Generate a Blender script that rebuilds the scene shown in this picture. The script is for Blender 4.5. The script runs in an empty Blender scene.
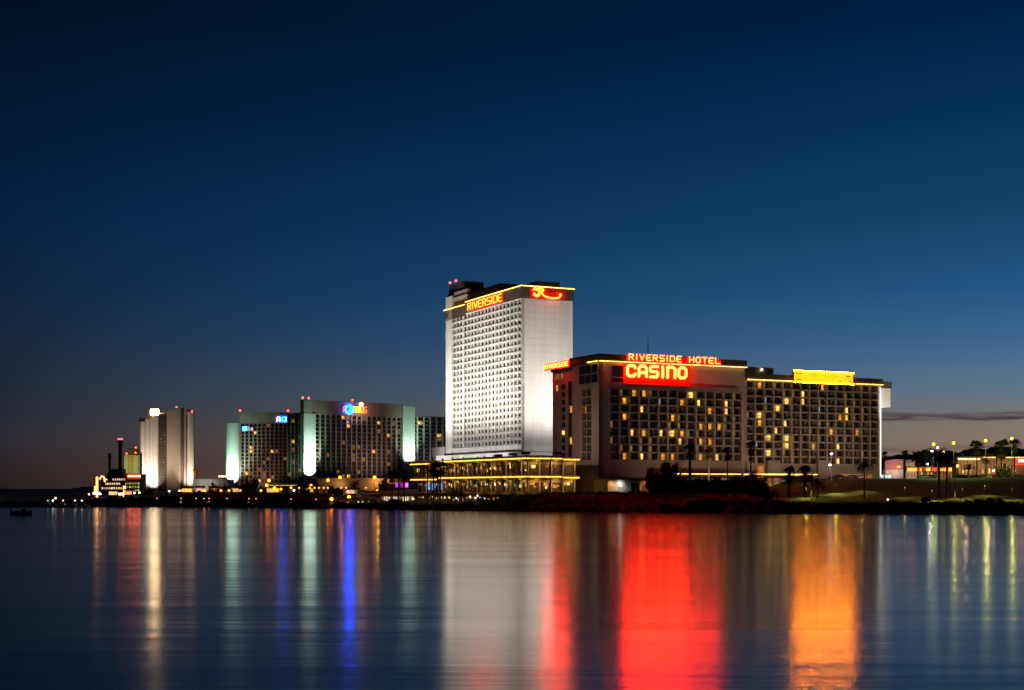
import bpy, bmesh, math, random
from math import sin, cos, pi, radians, sqrt, atan2
from mathutils import Vector, Matrix
random.seed(7)
S = bpy.context.scene
COL = S.collection
# ------------------------------------------------------------------ camera
CAM_H, HOR, FPX, CX = 7.2, 488.0, 1400.0, 512.0
cd = bpy.data.cameras.new('camera'); cam = bpy.data.objects.new('camera', cd); COL.objects.link(cam)
cam.location = (0, 0, CAM_H); cam.rotation_euler = (pi/2, 0, 0)
cd.sensor_width = 36.0; cd.lens = 36.0*FPX/1024.0
cd.shift_y = (HOR-345.0)/1024.0
cd.clip_start = 1.0; cd.clip_end = 20000.0
S.camera = cam
# ------------------------------------------------------------------ render / view
S.render.engine = 'CYCLES'
S.view_settings.view_transform = 'Standard'; S.view_settings.look = 'None'
S.view_settings.exposure = 0.0; S.view_settings.gamma = 1.0
S.view_settings.use_curve_mapping = False
S.cycles.use_denoising = True
try: S.cycles.denoiser = 'OPENIMAGEDENOISE'
except Exception: pass
S.cycles.max_bounces = 5; S.cycles.diffuse_bounces = 2; S.cycles.glossy_bounces = 3
S.cycles.sample_clamp_indirect = 12.0
S.cycles.use_light_tree = True
# ------------------------------------------------------------------ world: clear sky after sunset
def lin(c):
    c = c/255.0
    return c/12.92 if c <= 0.04045 else ((c+0.055)/1.055)**2.4
def rgb(r, g, b): return (lin(r), lin(g), lin(b), 1.0)
W = bpy.data.worlds.new('World'); S.world = W; W.use_nodes = True
nt = W.node_tree; N = nt.nodes; L = nt.links; N.clear()
def nn(tree, t, **kw):
    n = tree.nodes.new(t)
    for k, v in kw.items(): setattr(n, k, v)
    return n
def mth(tree, op, a, b=None, c=None, clamp=False):
    n = tree.nodes.new('ShaderNodeMath'); n.operation = op; n.use_clamp = clamp
    for i, v in enumerate((a, b, c)):
        if v is None: continue
        if isinstance(v, (int, float)): n.inputs[i].default_value = v
        else: tree.links.new(v, n.inputs[i])
    return n.outputs[0]
def ramp(tree, fac, stops, interp='LINEAR'):
    n = tree.nodes.new('ShaderNodeValToRGB'); e = n.color_ramp.elements; n.color_ramp.interpolation = interp
    while len(e) < len(stops): e.new(0.5)
    for el, (p, c) in zip(e, stops): el.position = p; el.color = c
    tree.links.new(fac, n.inputs[0]); return n.outputs[0]
tc = nn(nt, 'ShaderNodeTexCoord'); sx = nn(nt, 'ShaderNodeSeparateXYZ'); L.new(tc.outputs['Generated'], sx.inputs[0])
x, y, z = sx.outputs
elev = mth(nt, 'MULTIPLY', mth(nt, 'MAXIMUM', z, 0.0), 2.0)             # sine of elevation x 2
azim = mth(nt, 'ARCTAN2', x, y)
side = mth(nt, 'MULTIPLY_ADD', azim, 1/(2*radians(20.0)), 0.5, clamp=True)
P = lambda py: 2*sin(math.atan((HOR-py)/FPX*0.94))
left = ramp(nt, elev, [(0, rgb(40,28,30)), (P(470), rgb(44,34,37)), (P(440), rgb(44,43,51)), (P(395), rgb(34,41,56)), (P(330), rgb(21,38,61)), (P(280), rgb(13,36,63)),
    (P(208), rgb(6,33,66)), (P(100), rgb(2,24,50)), (P(0), rgb(0,17,37)), (1, rgb(0,9,22))])
right = ramp(nt, elev, [(0, rgb(150,112,92)), (P(455), rgb(140,116,100)), (P(430), rgb(132,119,108)), (P(405), rgb(112,118,124)), (P(385), rgb(93,118,140)), (P(335), rgb(59,102,145)), (P(285), rgb(35,87,134)),
    (P(208), rgb(20,67,108)), (P(100), rgb(5,48,88)), (P(0), rgb(0,33,68)), (1, rgb(0,15,36))])
mx = nn(nt, 'ShaderNodeMix', data_type='RGBA'); L.new(side, mx.inputs[0]); L.new(left, mx.inputs[6]); L.new(right, mx.inputs[7])
# thin dark cloud bank low over the sunset side
cv = nn(nt, 'ShaderNodeCombineXYZ'); L.new(mth(nt, 'MULTIPLY', azim, 20.0), cv.inputs[0]); L.new(mth(nt, 'MULTIPLY', z, 260.0), cv.inputs[1])
cn = nn(nt, 'ShaderNodeTexNoise'); cn.inputs['Scale'].default_value = 1.0; cn.inputs['Detail'].default_value = 7.0; L.new(cv.outputs[0], cn.inputs['Vector'])
zc = mth(nt, 'ADD', z, mth(nt, 'MULTIPLY_ADD', cn.outputs[0], 0.016, -0.008))
def band(c, w, az0, az1, amt):
    d = mth(nt, 'DIVIDE', mth(nt, 'ABSOLUTE', mth(nt, 'SUBTRACT', zc, c)), w)
    v = mth(nt, 'SUBTRACT', 1.0, d, clamp=True)
    v = mth(nt, 'MULTIPLY', mth(nt, 'POWER', v, 1.3), mth(nt, 'MULTIPLY_ADD', cn.outputs[0], 1.6, .15), clamp=True)
    a = mth(nt, 'DIVIDE', mth(nt, 'SUBTRACT', azim, az0), az1-az0, clamp=True)
    return mth(nt, 'MULTIPLY', mth(nt, 'MULTIPLY', v, a), amt)
cl = mth(nt, 'ADD', band(0.0490, 0.0044, radians(9.0), radians(15.0), 1.0), band(0.0265, 0.0040, radians(9.0), radians(14.5), 0.5), clamp=True)
mc = nn(nt, 'ShaderNodeMix', data_type='RGBA'); L.new(cl, mc.inputs[0]); L.new(mx.outputs[2], mc.inputs[6]); mc.inputs[7].default_value = rgb(78,62,68)
# the sky opposite the sunset is darker
back = mth(nt, 'MULTIPLY_ADD', y, 0.45, 0.55, clamp=True)
bk = nn(nt, 'ShaderNodeMix', data_type='RGBA', blend_type='MULTIPLY'); bk.inputs[0].default_value = 1.0
L.new(mc.outputs[2], bk.inputs[6]); cb = nn(nt, 'ShaderNodeCombineXYZ')
for i in range(3): L.new(back, cb.inputs[i])
L.new(cb.outputs[0], bk.inputs[7])
bg = nn(nt, 'ShaderNodeBackground'); L.new(bk.outputs[2], bg.inputs[0]); bg.inputs[1].default_value = 1.0
# physical twilight sky, sun already below the horizon, far right behind the hotels
SUN_EL, SUN_AZ = radians(-6.0), radians(38.0)
sk = nn(nt, 'ShaderNodeTexSky', sky_type='NISHITA'); sk.sun_disc = False
sk.sun_elevation = SUN_EL; sk.sun_rotation = SUN_AZ
bg2 = nn(nt, 'ShaderNodeBackground'); L.new(sk.outputs[0], bg2.inputs[0]); bg2.inputs[1].default_value = 0.012
ad = nn(nt, 'ShaderNodeAddShader'); L.new(bg.outputs[0], ad.inputs[0]); L.new(bg2.outputs[0], ad.inputs[1])
wo = nn(nt, 'ShaderNodeOutputWorld'); L.new(ad.outputs[0], wo.inputs[0])
# the last glow of the set sun: a very weak broad lamp skimming in from the sunset side
sl = bpy.data.lights.new('sun', 'SUN'); sl.energy = 0.01; sl.angle = radians(12); sl.color = (1.0, .72, .55)
so = bpy.data.objects.new('sun', sl); COL.objects.link(so)
so.rotation_euler = Vector((-sin(SUN_AZ), -cos(SUN_AZ), -sin(radians(3)))).to_track_quat('-Z', 'Y').to_euler()
# ------------------------------------------------------------------ helpers
def at(px, Y): return (px-CX)/FPX*Y
def zat(py, Y): return CAM_H+(HOR-py)*Y/FPX
_m = {}
def mat(name, c, rough=0.7, var=0.18, scale=0.6, spec=0.3, metal=0.0, stretch=None):
    if name in _m: return _m[name]
    m = bpy.data.materials.new(name); m.use_nodes = True; t = m.node_tree; b = t.nodes['Principled BSDF']
    b.inputs['Roughness'].default_value = rough; b.inputs['Metallic'].default_value = metal
    b.inputs['Specular IOR Level'].default_value = spec
    co = nn(t, 'ShaderNodeTexCoord'); n = nn(t, 'ShaderNodeTexNoise'); n.inputs['Scale'].default_value = scale; n.inputs['Detail'].default_value = 6
    src = co.outputs['Object']
    if stretch:
        mp = nn(t, 'ShaderNodeMapping'); mp.inputs['Scale'].default_value = stretch; t.links.new(src, mp.inputs[0]); src = mp.outputs[0]
    t.links.new(src, n.inputs['Vector'])
    o = ramp(t, n.outputs[0], [(0.3, tuple(v*(1-var) for v in c[:3])+(1,)), (0.7, tuple(min(1, v*(1+var)) for v in c[:3])+(1,))])
    t.links.new(o, b.inputs['Base Color']); _m[name] = m; return m
def emit(name, c, s, base=(0.02, 0.02, 0.02), var=0.0, scale=1.0):
    if name in _m: return _m[name]
    m = bpy.data.materials.new(name); m.use_nodes = True; t = m.node_tree; b = t.nodes['Principled BSDF']
    b.inputs['Base Color'].default_value = (*base, 1); b.inputs['Roughness'].default_value = 0.5
    b.inputs['Emission Color'].default_value = (*c[:3], 1); b.inputs['Emission Strength'].default_value = s
    if var:
        co = nn(t, 'ShaderNodeNewGeometry'); n = nn(t, 'ShaderNodeTexNoise'); n.inputs['Scale'].default_value = scale; n.inputs['Detail'].default_value = 3
        t.links.new(co.outputs['Position'], n.inputs['Vector'])
        v = mth(t, 'MULTIPLY', mth(t, 'MAXIMUM', mth(t, 'MULTIPLY_ADD', mth(t, 'SUBTRACT', n.outputs[0], .5), 4.0*var, 1.0), .06), s)
        t.links.new(v, b.inputs['Emission Strength'])
    _m[name] = m; return m
class MB:
    def __init__(s, F=None): s.v = []; s.f = []; s.mi = []; s.F = F or (lambda a, b, c: (a, b, c)); s.cur = 0
    def m(s, i): s.cur = i; return s
    def add(s, vs, fs):
        o = len(s.v); s.v += [s.F(*p) for p in vs]; s.f += [tuple(o+i for i in f) for f in fs]; s.mi += [s.cur]*len(fs); return s
    def box(s, x0, y0, z0, x1, y1, z1):
        return s.add([(x0,y0,z0),(x1,y0,z0),(x1,y1,z0),(x0,y1,z0),(x0,y0,z1),(x1,y0,z1),(x1,y1,z1),(x0,y1,z1)],
            [(0,3,2,1),(4,5,6,7),(0,1,5,4),(1,2,6,5),(2,3,7,6),(3,0,4,7)])
    def prism(s, pts, z0, z1):
        n = len(pts)
        zz = z1 if isinstance(z1, (list, tuple)) else [z1]*n
        return s.add([(p[0], p[1], z0) for p in pts]+[(p[0], p[1], q) for p, q in zip(pts, zz)],
            [tuple(range(n))[::-1], tuple(range(n, 2*n))]+[(i, (i+1) % n, n+(i+1) % n, n+i) for i in range(n)])
    def tube(s, pts, r, k=8, cap=True):
        rs = r if isinstance(r, (list, tuple)) else [r]*len(pts)
        pts = [Vector(p) for p in pts]; rings = []
        for i, p in enumerate(pts):
            d = (pts[min(i+1, len(pts)-1)]-pts[max(i-1, 0)]).normalized()
            a = d.cross(Vector((0.013, 0.02, 1)) if abs(d.z) < .95 else Vector((1, 0, 0))).normalized(); b = d.cross(a)
            rings.append([tuple(p+(a*cos(2*pi*j/k)+b*sin(2*pi*j/k))*rs[i]) for j in range(k)])
        vs = [q for r_ in rings for q in r_]; fs = []
        for i in range(len(pts)-1):
            for j in range(k): fs.append((i*k+j, i*k+(j+1) % k, (i+1)*k+(j+1) % k, (i+1)*k+j))
        if cap: fs += [tuple(range(k))[::-1], tuple(range((len(pts)-1)*k, len(pts)*k))]
        return s.add(vs, fs)
    def ball(s, c, r, k=8, h=5, sz=1.0):
        vs = []; fs = []
        for i in range(h+1):
            t = pi*i/h
            for j in range(k): vs.append((c[0]+r*sin(t)*cos(2*pi*j/k), c[1]+r*sin(t)*sin(2*pi*j/k), c[2]+r*sz*cos(t)))
        for i in range(h):
            for j in range(k): fs.append((i*k+j, (i+1)*k+j, (i+1)*k+(j+1) % k, i*k+(j+1) % k))
        return s.add(vs, fs)
    def mesh(s, name, mats):
        me = bpy.data.meshes.new(name); me.from_pydata(s.v, [], s.f)
        for m in (mats if isinstance(mats, (list, tuple)) else [mats]): me.materials.append(m)
        me.polygons.foreach_set('material_index', s.mi)
        bm = bmesh.new(); bm.from_mesh(me); bmesh.ops.remove_doubles(bm, verts=bm.verts, dist=1e-5) if len(s.v) < 3000 else None
        bmesh.ops.recalc_face_normals(bm, faces=bm.faces); bm.to_mesh(me); bm.free(); me.update(); return me
    def build(s, name, mats, parent=None, **kw):
        o = bpy.data.objects.new(name, s.mesh(name, mats)); COL.objects.link(o)
        if parent: o.parent = parent
        for k, v in kw.items(): o[k] = v
        return o
def place(me, name, parent, loc=(0, 0, 0), **kw):
    o = bpy.data.objects.new(name, me); COL.objects.link(o); o.parent = parent; o.location = loc
    for k, v in kw.items(): o[k] = v
    return o
def tag(o, label, cat, group=None, kind=None):
    if label: o['label'] = label
    if cat: o['category'] = cat
    if group: o['group'] = group
    if kind: o['kind'] = kind
    return o
def thing(name, label, cat, loc=(0, 0, 0), rz=0.0, group=None):
    o = bpy.data.objects.new(name, None); COL.objects.link(o); o.location = loc; o.rotation_euler = (0, 0, rz)
    o.empty_display_size = 1.0
    return tag(o, label, cat, group)
def dup(root, loc, rz, label=None, scale=None):
    r = root.copy(); COL.objects.link(r); r.location = loc; r.rotation_euler = (0, 0, rz)
    if scale: r.scale = (scale,)*3 if isinstance(scale, (int, float)) else scale
    if label: r['label'] = label
    for ch in list(root.children):
        c = ch.copy(); COL.objects.link(c); c.parent = r
        for g in list(ch.children):
            d = g.copy(); COL.objects.link(d); d.parent = c
    return r
FRONT = lambda off=0.0: (lambda s, n, z: (s, off-n, z))      # facade on local y = off, facing the river
SIDE = lambda off=0.0: (lambda s, n, z: (off-n, s, z))       # facade on local x = off, facing left
class Frame:
    """local frame of a building: origin (x, y), x axis along its front"""
    def __init__(s, px, Y, deg): s.x = at(px, Y); s.y = Y; s.a = radians(deg); s.c = cos(s.a); s.s = sin(s.a)
    def lx(s, px, ly=0.0):
        k = (px-CX)/FPX; ox = s.x-s.s*ly; oy = s.y+s.c*ly
        return (k*oy-ox)/(s.c-k*s.s)
    def ly(s, px, lx=0.0):
        k = (px-CX)/FPX; ox = s.x+s.c*lx; oy = s.y+s.s*lx
        return (ox-k*oy)/(s.s+k*s.c)
    def w(s, lx, ly, z=0.0): return (s.x+s.c*lx-s.s*ly, s.y+s.s*lx+s.c*ly, z)
    def z(s, py, lx, ly=0.0): return zat(py, s.w(lx, ly)[1])
    def root(s, name, label, cat, group=None, z=0.0): return thing(name, label, cat, (s.x, s.y, z), s.a, group)
def spot(p, tgt, power, ang, color, blend=0.6, size=0.4, parent=None):  # shared by real floods and lamps and by added fill spots
    l = bpy.data.lights.new('floodlight_beam', 'SPOT'); l.energy = power; l.spot_size = radians(ang); l.spot_blend = blend; l.color = color; l.shadow_soft_size = size
    o = bpy.data.objects.new('floodlight_beam', l); COL.objects.link(o); o.location = p
    o.rotation_euler = (Vector(tgt)-Vector(p)).to_track_quat('-Z', 'Y').to_euler(); return o
def point(p, power, color, size=0.3):
    l = bpy.data.lights.new('lamp_light', 'POINT'); l.energy = power; l.color = color; l.shadow_soft_size = size
    o = bpy.data.objects.new('lamp_light', l); COL.objects.link(o); o.location = p; return o
# ------------------------------------------------------------------ materials
M_WHITE = mat('white_stucco', (.74, .72, .68), .8, .12, .3, stretch=(1, 1, .12))
M_WJOINT = mat('joint_line', (.60, .58, .55), .8, .05)
M_TAN = mat('mauve_stucco', (.36, .29, .26), .85, .14, .15)
M_TAN2 = mat('pale_mauve_stucco', (.44, .37, .33), .85, .10, .2)
M_DARK = mat('dark_bronze', (.055, .045, .04), .5, .25, .5)
M_DBROWN = mat('dark_brown_panel', (.10, .075, .06), .6, .25, .4)
M_ROOF = mat('roof_gravel', (.09, .08, .075), .95, .3, 1.0)
M_GLASS = mat('dark_window_glass', (.012, .013, .016), .12, .3, .8, .6)
M_GLASS2 = mat('smoked_window_glass', (.075, .055, .042), .25, .4, .9, .5)
M_CURT = mat('drawn_curtain', (.24, .20, .17), .9, .25, 3.0)
M_METAL = mat('grey_metal', (.22, .22, .23), .45, .15, 2.0, .5, .6)
M_POLE = mat('dark_pole_paint', (.05, .05, .05), .5, .2, 2.0)
M_CONC = mat('concrete', (.30, .28, .26), .9, .18, .5)
M_STEEL = mat('white_paint', (.72, .72, .70), .5, .06, 1.0)
M_AQW = mat('aquarius_white_panel', (.66, .72, .68), .7, .06, .2)
M_AQB = mat('pink_brown_stucco', (.34, .25, .22), .85, .12, .2)
E_LIT = [emit('room_light_amber', (1, .42, .04), .85, var=.8, scale=.7), emit('room_light_gold', (1, .54, .09), 1.5, var=.75, scale=.6),
         emit('room_light_warm', (1, .62, .22), .60, var=.8, scale=.7), emit('room_light_dim', (1, .48, .10), .22, var=.8, scale=.7), emit('room_light_cool', (.8, .9, 1), .5, var=.5, scale=1.0)]
E_NEON = emit('red_neon', (1, .017, .003), 70.0)
E_NEON2 = emit('red_neon_tower', (1, .075, .006), 15.0)
E_STRIP = emit('yellow_string_light', (1, .55, .11), 3.6, var=.7, scale=1.4)
E_GOLD = emit('gold_string_light', (1, .50, .05), 2.6, var=.8, scale=1.2)
E_STRIP2 = emit('amber_string_light', (1, .56, .08), 3.0, var=.5, scale=1.0)
E_WSTRIP = emit('white_strip_light', (1, .93, .78), 1.5)
E_RED = emit('red_beacon', (1, .05, .03), 9.0)
M_REDP = mat('red_enamel_and_glow', (.62, .03, .02), .45, .08, .6)
# ------------------------------------------------------------------ ground
SHORE = [(-500, 507), (0, 507), (90, 506.6), (165, 506.6), (250, 507), (330, 508), (380, 509.5), (440, 510.5), (500, 511.3), (600, 512.2), (700, 513), (800, 513.6), (880, 514), (1024, 515), (1600, 516)]
def interp(tab, v):
    if v <= tab[0][0]: return tab[0][1]
    for (a, p), (b, q) in zip(tab, tab[1:]):
        if v <= b: return p+(q-p)*(v-a)/(b-a)
    return tab[-1][1]
def shoreY(px): return CAM_H*FPX/(interp(SHORE, px)-HOR)
PROF = [(-500, [(0,0),(10,1.5),(200,2.5),(9000,3)]), (60, [(0,0),(10,1.5),(200,2.5),(9000,3)]),
    (110, [(0,0),(4,1.2),(15,2.6),(40,3.2),(9000,3.5)]), (200, [(0,0),(4,1.2),(13,2.2),(15,4.6),(9000,5)]),
    (320, [(0,0),(4,1.2),(13,2.0),(15,4.6),(9000,5)]), (345, [(0,0),(4,1.0),(14,1.6),(40,4),(9000,5)]),
    (400, [(0,0),(4,1.0),(14,1.5),(60,2.0),(100,5),(9000,5)]), (480, [(0,0),(3,.9),(12,1.5),(50,2),(110,5),(9000,6)]),
    (515, [(0,0),(3,1.2),(18,4.6),(40,5.2),(9000,6)]), (540, [(0,0),(3,1.3),(17,5.4),(9000,6)]), (740, [(0,0),(3,1.3),(17,5.6),(9000,6.2)]),
    (790, [(0,0),(2,1.2),(9,2.2),(20,2.7),(105,10.6),(9000,11)]), (1024, [(0,0),(2,1.3),(9,2.2),(20,2.7),(130,10.9),(9000,11)]), (1600, [(0,0),(2,1.3),(9,2.2),(20,2.7),(130,10.9),(9000,11)])]
def ground(px, Y):
    d = Y-shoreY(px)
    if d < 0: return d*0.25
    for (a, p), (b, q) in zip(PROF, PROF[1:]):
        if px <= b or b == 1600:
            t = min(1, max(0, (px-a)/(b-a))); t = t*t*(3-2*t)
            return interp(p, d)*(1-t)+interp(q, d)*t
def gz(x, Y): return ground(CX+FPX*x/Y, Y)
M_BANK = mat('bank_soil', (.010, .012, .009), .95, .5, .35)
M_LAWN = mat('lawn_grass', (.026, .050, .010), .95, .7, .09)
M_ASPH = mat('asphalt', (.05, .05, .052), .9, .2, .4)
M_EARTH = mat('dry_ground', (.12, .10, .08), .95, .3, .1)
def build_ground():
    pxs = [-420+i*12 for i in range(158)]
    ds = [-8, -3, 0, 1, 2, 3, 4.5, 6, 8, 10, 13, 15, 18, 22, 27, 33, 40, 50, 60, 75, 90, 105, 118, 130, 150, 175, 200, 250, 320, 420, 600, 900, 1400, 2300, 4000, 6500]
    zones = {'river_bank': (MB(), M_BANK), 'lawn': (MB(), M_LAWN), 'parking_lot': (MB(), M_ASPH), 'ground': (MB(), M_EARTH)}
    rn = random.Random(3)
    pts = {}
    for i, px in enumerate(pxs):
        for j, d in enumerate(ds):
            Y = shoreY(px)+d; z = ground(px, Y)
            if 0 < d < 14: z += rn.uniform(-.25, .35)
            elif d < 120 and px > 760: z += rn.uniform(-.12, .12)
            pts[i, j] = (at(px, Y), Y, z)
    for i in range(len(pxs)-1):
        for j in range(len(ds)-1):
            px, d = pxs[i], ds[j]
            if d < (18 if px > 760 else 42 if 470 < px < 761 else 15): k = 'river_bank'
            elif px > 760 and d < 130: k = 'lawn'
            elif px > 760 and d < 250: k = 'parking_lot'
            else: k = 'ground'
            zones[k][0].add([pts[i, j], pts[i+1, j], pts[i+1, j+1], pts[i, j+1]], [(0, 1, 2, 3)])
    for k, (b, m) in zones.items():
        b.build(k, m, kind='structure')
build_ground()
# ------------------------------------------------------------------ river
def build_water():
    m = bpy.data.materials.new('river_water'); m.use_nodes = True; t = m.node_tree; b = t.nodes['Principled BSDF']
    b.inputs['Base Color'].default_value = (.003, .007, .013, 1); b.inputs['IOR'].default_value = 1.333
    b.inputs['Specular IOR Level'].default_value = 0.5
    co = nn(t, 'ShaderNodeTexCoord')
    def nz(scale, det=3):
        mp = nn(t, 'ShaderNodeMapping'); mp.inputs['Scale'].default_value = scale; t.links.new(co.outputs['Object'], mp.inputs[0])
        n = nn(t, 'ShaderNodeTexNoise'); n.inputs['Scale'].default_value = 1.0; n.inputs['Detail'].default_value = det; t.links.new(mp.outputs[0], n.inputs['Vector']); return n.outputs[0]
    r = mth(t, 'MULTIPLY_ADD', nz((.003, .030, 1), 5), .10, .105)
    t.links.new(r, b.inputs['Roughness'])
    h = mth(t, 'ADD', mth(t, 'MULTIPLY', nz((.016, .11, 1), 5), .60), mth(t, 'MULTIPLY', nz((.05, .34, 1), 2), .04))
    bp = nn(t, 'ShaderNodeBump'); bp.inputs['Strength'].default_value = .15; bp.inputs['Distance'].default_value = 1.0
    t.links.new(h, bp.inputs['Height']); t.links.new(bp.outputs[0], b.inputs['Normal'])
    w = MB().add([(-2500, -400, 0), (2500, -400, 0), (2500, 640, 0), (-2500, 640, 0)], [(0, 1, 2, 3)])
    w.build('river_water', m, kind='structure')
build_water()
# ------------------------------------------------------------------ hills
M_HILL = mat('hazed_hill_rock', (.40, .37, .46), .95, .25, .01)  # pale bluish tone puts distance haze into the rock colour
def hills(Y, prof, depth, seed, zb=0):
    rn = random.Random(seed); b = MB(); xs = []
    px = prof[0][0]
    while px <= prof[-1][0]:
        xs.append((px, zat(interp(prof, px)+rn.uniform(-.7, .7), Y))); px += 3
    n = len(xs); vs = []
    rows = [(0, -.45, 0.0), (.25, -.30, .35), (.5, -.16, .68), (.75, -.06, .9), (1, 0, 1), (1.3, .25, .7), (1.6, .8, 0)]
    for _, dy, f in rows:
        for px, z in xs:
            k = rn.uniform(.88, 1.08) if 0 < f < 1 else 1
            vs.append((at(px, Y)*(1+dy*depth/Y), Y+dy*depth, zb+(z-zb)*f*k-(3 if f == 0 else 0)))
    fs = [(r*n+i, r*n+i+1, (r+1)*n+i+1, (r+1)*n+i) for r in range(len(rows)-1) for i in range(n-1)]
    b.add(vs, fs); b.build('hills', M_HILL, kind='structure')
hills(4200, [(820, 476), (850, 464), (880, 458), (896, 455.5), (905, 453.5), (915, 454), (925, 451), (938, 450), (950, 451), (958, 453), (966, 449.5), (975, 448), (985, 449.5), (995, 446), (1003, 447), (1015, 449), (1024, 449.5), (1080, 446), (1250, 452)], 1400, 5)
hills(3200, [(-300, 485), (-100, 489), (0, 488.5), (20, 489), (45, 491), (65, 489.5), (85, 487), (105, 485), (125, 486), (160, 489), (210, 491)], 1200, 6)

# ------------------------------------------------------------------ facade kit
def win_mesh(F, w, h, panes, fm, t=.07):
    b = MB(F)
    for (a, c, i) in panes: b.m(i).box(a*w+.02, 0, .02, c*w-.02, .03, h-.02)
    b.m(0)
    b.box(0, -.02, 0, w, .09, t); b.box(0, -.02, h-t, w, .09, h)
    b.box(0, -.02, t, t, .085, h-t); b.box(w-t, -.02, t, w, .085, h-t)
    for (a, c, i) in panes[1:]: b.box(a*w-t/2, -.02, t, a*w+t/2, .08, h-t)
    return b, fm
def facade(root, F, s0, s1, z0, z1, ncol, nrow, wm, kinds, pick, win, rec=1.2, pier=.5, slab=.28, proud=.15, rail=True, cap=100, done=None, near=None, pier_m=None, slab_m=None, skip=None, gap=None):
    """a wall of recessed room bays: piers, floor slabs, railings and one window per bay. win = (u0, u1, v0, v1) within the bay"""
    done = done if done is not None else [0]
    cells = []
    gapn, gapw = gap if gap else (-1, 0)
    cw = (s1-s0-gapw)/ncol; rh = (z1-z0)/nrow
    edges = [s0+i*cw+(gapw if i > gapn >= 0 else 0) for i in range(ncol+1)]
    for i in range(ncol+1):
        x0 = max(s0, edges[i]-pier/2 if not (i == ncol) else s1-pier/2); x1 = min(s1, edges[i]+pier/2)
        if i == gapn: x1 = edges[i]+gapw+pier/2
        MB(F).box(x0, -rec, z0, x1, 0, z1).build('pier', pier_m or wm, root)
    for j in range(nrow+1):
        zc = z0+j*rh
        MB(F).box(s0+.01, -rec-.002, zc-slab/2, s1-.01, proud, zc+slab/2).build('floor_slab', slab_m or wm, root)
        if rail and j < nrow:
            b = MB(F)
            for i in range(ncol):
                a = edges[i]+(gapw if i == gapn else 0)+pier/2+.01; c = edges[i+1]-pier/2-.01
                b.box(a, -.10, zc+slab/2+.85, c, -.04, zc+slab/2+.95)
                for q in range(4): b.box(a+(c-a)*(q+.5)/4-.03, -.09, zc+slab/2, a+(c-a)*(q+.5)/4+.03, -.05, zc+slab/2+.85)
            b.build('balcony_railing', M_DARK, root)
    meshes = {}
    rest = MB(F); mats_all = [M_DARK]+[k[2] for k in kinds.values()] if False else None
    lst = []
    for j in range(nrow):
        for i in range(ncol):
            if skip and skip(i, j): continue
            lst.append((i, j, pick(i, j)))
    lst.sort(key=lambda q: (kinds[q[2]].get('lit', 0) == 0, edges[q[0]]))
    restb = {}
    for (i, j, k) in lst:
        a = edges[i]+(gapw if i == gapn else 0)+pier/2; c = edges[i+1]-pier/2; bw = c-a; za = z0+j*rh+slab/2; bh = rh-slab
        u0, u1, v0, v1 = kinds[k].get('win', win)
        w, h = bw*(u1-u0), bh*(v1-v0); o = (a+bw*u0, -rec+.03, za+bh*v0)
        if done[0] < cap:
            if k not in meshes:
                b, fm = win_mesh(F, w, h, kinds[k]['panes'], kinds[k]['mats'])
                base = F(0, 0, 0); b.v = [tuple(p[q]-base[q] for q in range(3)) for p in b.v]
                meshes[k] = b.mesh('window', fm)
            place(meshes[k], 'window', root, F(*o)); done[0] += 1
        else:
            if k not in restb: restb[k] = MB(F)
            bb, _ = win_mesh(lambda p, q, r: (p+o[0], q+o[1], r+o[2]), w, h, kinds[k]['panes'], None)
            r = restb[k]; off = len(r.v); r.v += [F(*p) for p in bb.v]; r.f += [tuple(off+e for e in f) for f in bb.f]; r.mi += bb.mi
    if restb:
        ms = []; tot = MB()
        for k, r in restb.items():
            off = len(tot.v); mo = len(ms); ms += kinds[k]['mats']; tot.v += r.v; tot.f += [tuple(off+e for e in f) for f in r.f]; tot.mi += [mo+e for e in r.mi]
        tot.build('window', ms, root, kind='stuff')
def K(panes, mats, lit=0, **kw): return dict(panes=panes, mats=mats, lit=lit, **kw)
HALF = [(0, .48, 1), (.48, 1, 2)]
# ---- neon lettering: strokes on a unit grid
LET = {'R': [[(0,0),(0,1),(.8,1),(.9,.9),(.9,.62),(.8,.5),(0,.5)], [(.45,.5),(.95,0)]], 'I': [[(.5,0),(.5,1)]], 'V': [[(0,1),(.5,0),(1,1)]],
    'E': [[(1,1),(.2,1),(0,.85),(0,.15),(.2,0),(1,0)], [(0,.5),(.85,.5)]], 'S': [[(1,1),(.15,1),(0,.88),(0,.6),(.12,.5),(.88,.5),(1,.4),(1,.12),(.85,0),(0,0)]],
    'D': [[(0,0),(0,1),(.75,1),(1,.8),(1,.2),(.75,0),(0,0)]], 'H': [[(0,0),(0,1)], [(1,0),(1,1)], [(0,.5),(1,.5)]], 'O': [[(.25,0),(0,.2),(0,.8),(.25,1),(.75,1),(1,.8),(1,.2),(.75,0),(.25,0)]],
    'T': [[(0,1),(1,1)], [(.5,0),(.5,1)]], 'L': [[(0,1),(0,0),(1,0)]], 'C': [[(1,.78),(1,.88),(.85,1),(.2,1),(0,.85),(0,.15),(.2,0),(.85,0),(1,.12),(1,.22)]],
    'A': [[(0,0),(0,.75),(.2,1),(.8,1),(1,.75),(1,0)], [(0,.38),(1,.38)]], 'N': [[(0,0),(0,1),(.75,1),(1,.82),(1,0)]],
    'U': [[(0,1),(0,.2),(.25,0),(.75,0),(1,.2),(1,1)]], 'Q': [[(.25,0),(0,.2),(0,.8),(.25,1),(.75,1),(1,.8),(1,.2),(.75,0),(.25,0)], [(.6,.35),(1.05,-.08)]], 'Z': [[(0,1),(1,1),(0,0),(1,0)]]}
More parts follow.
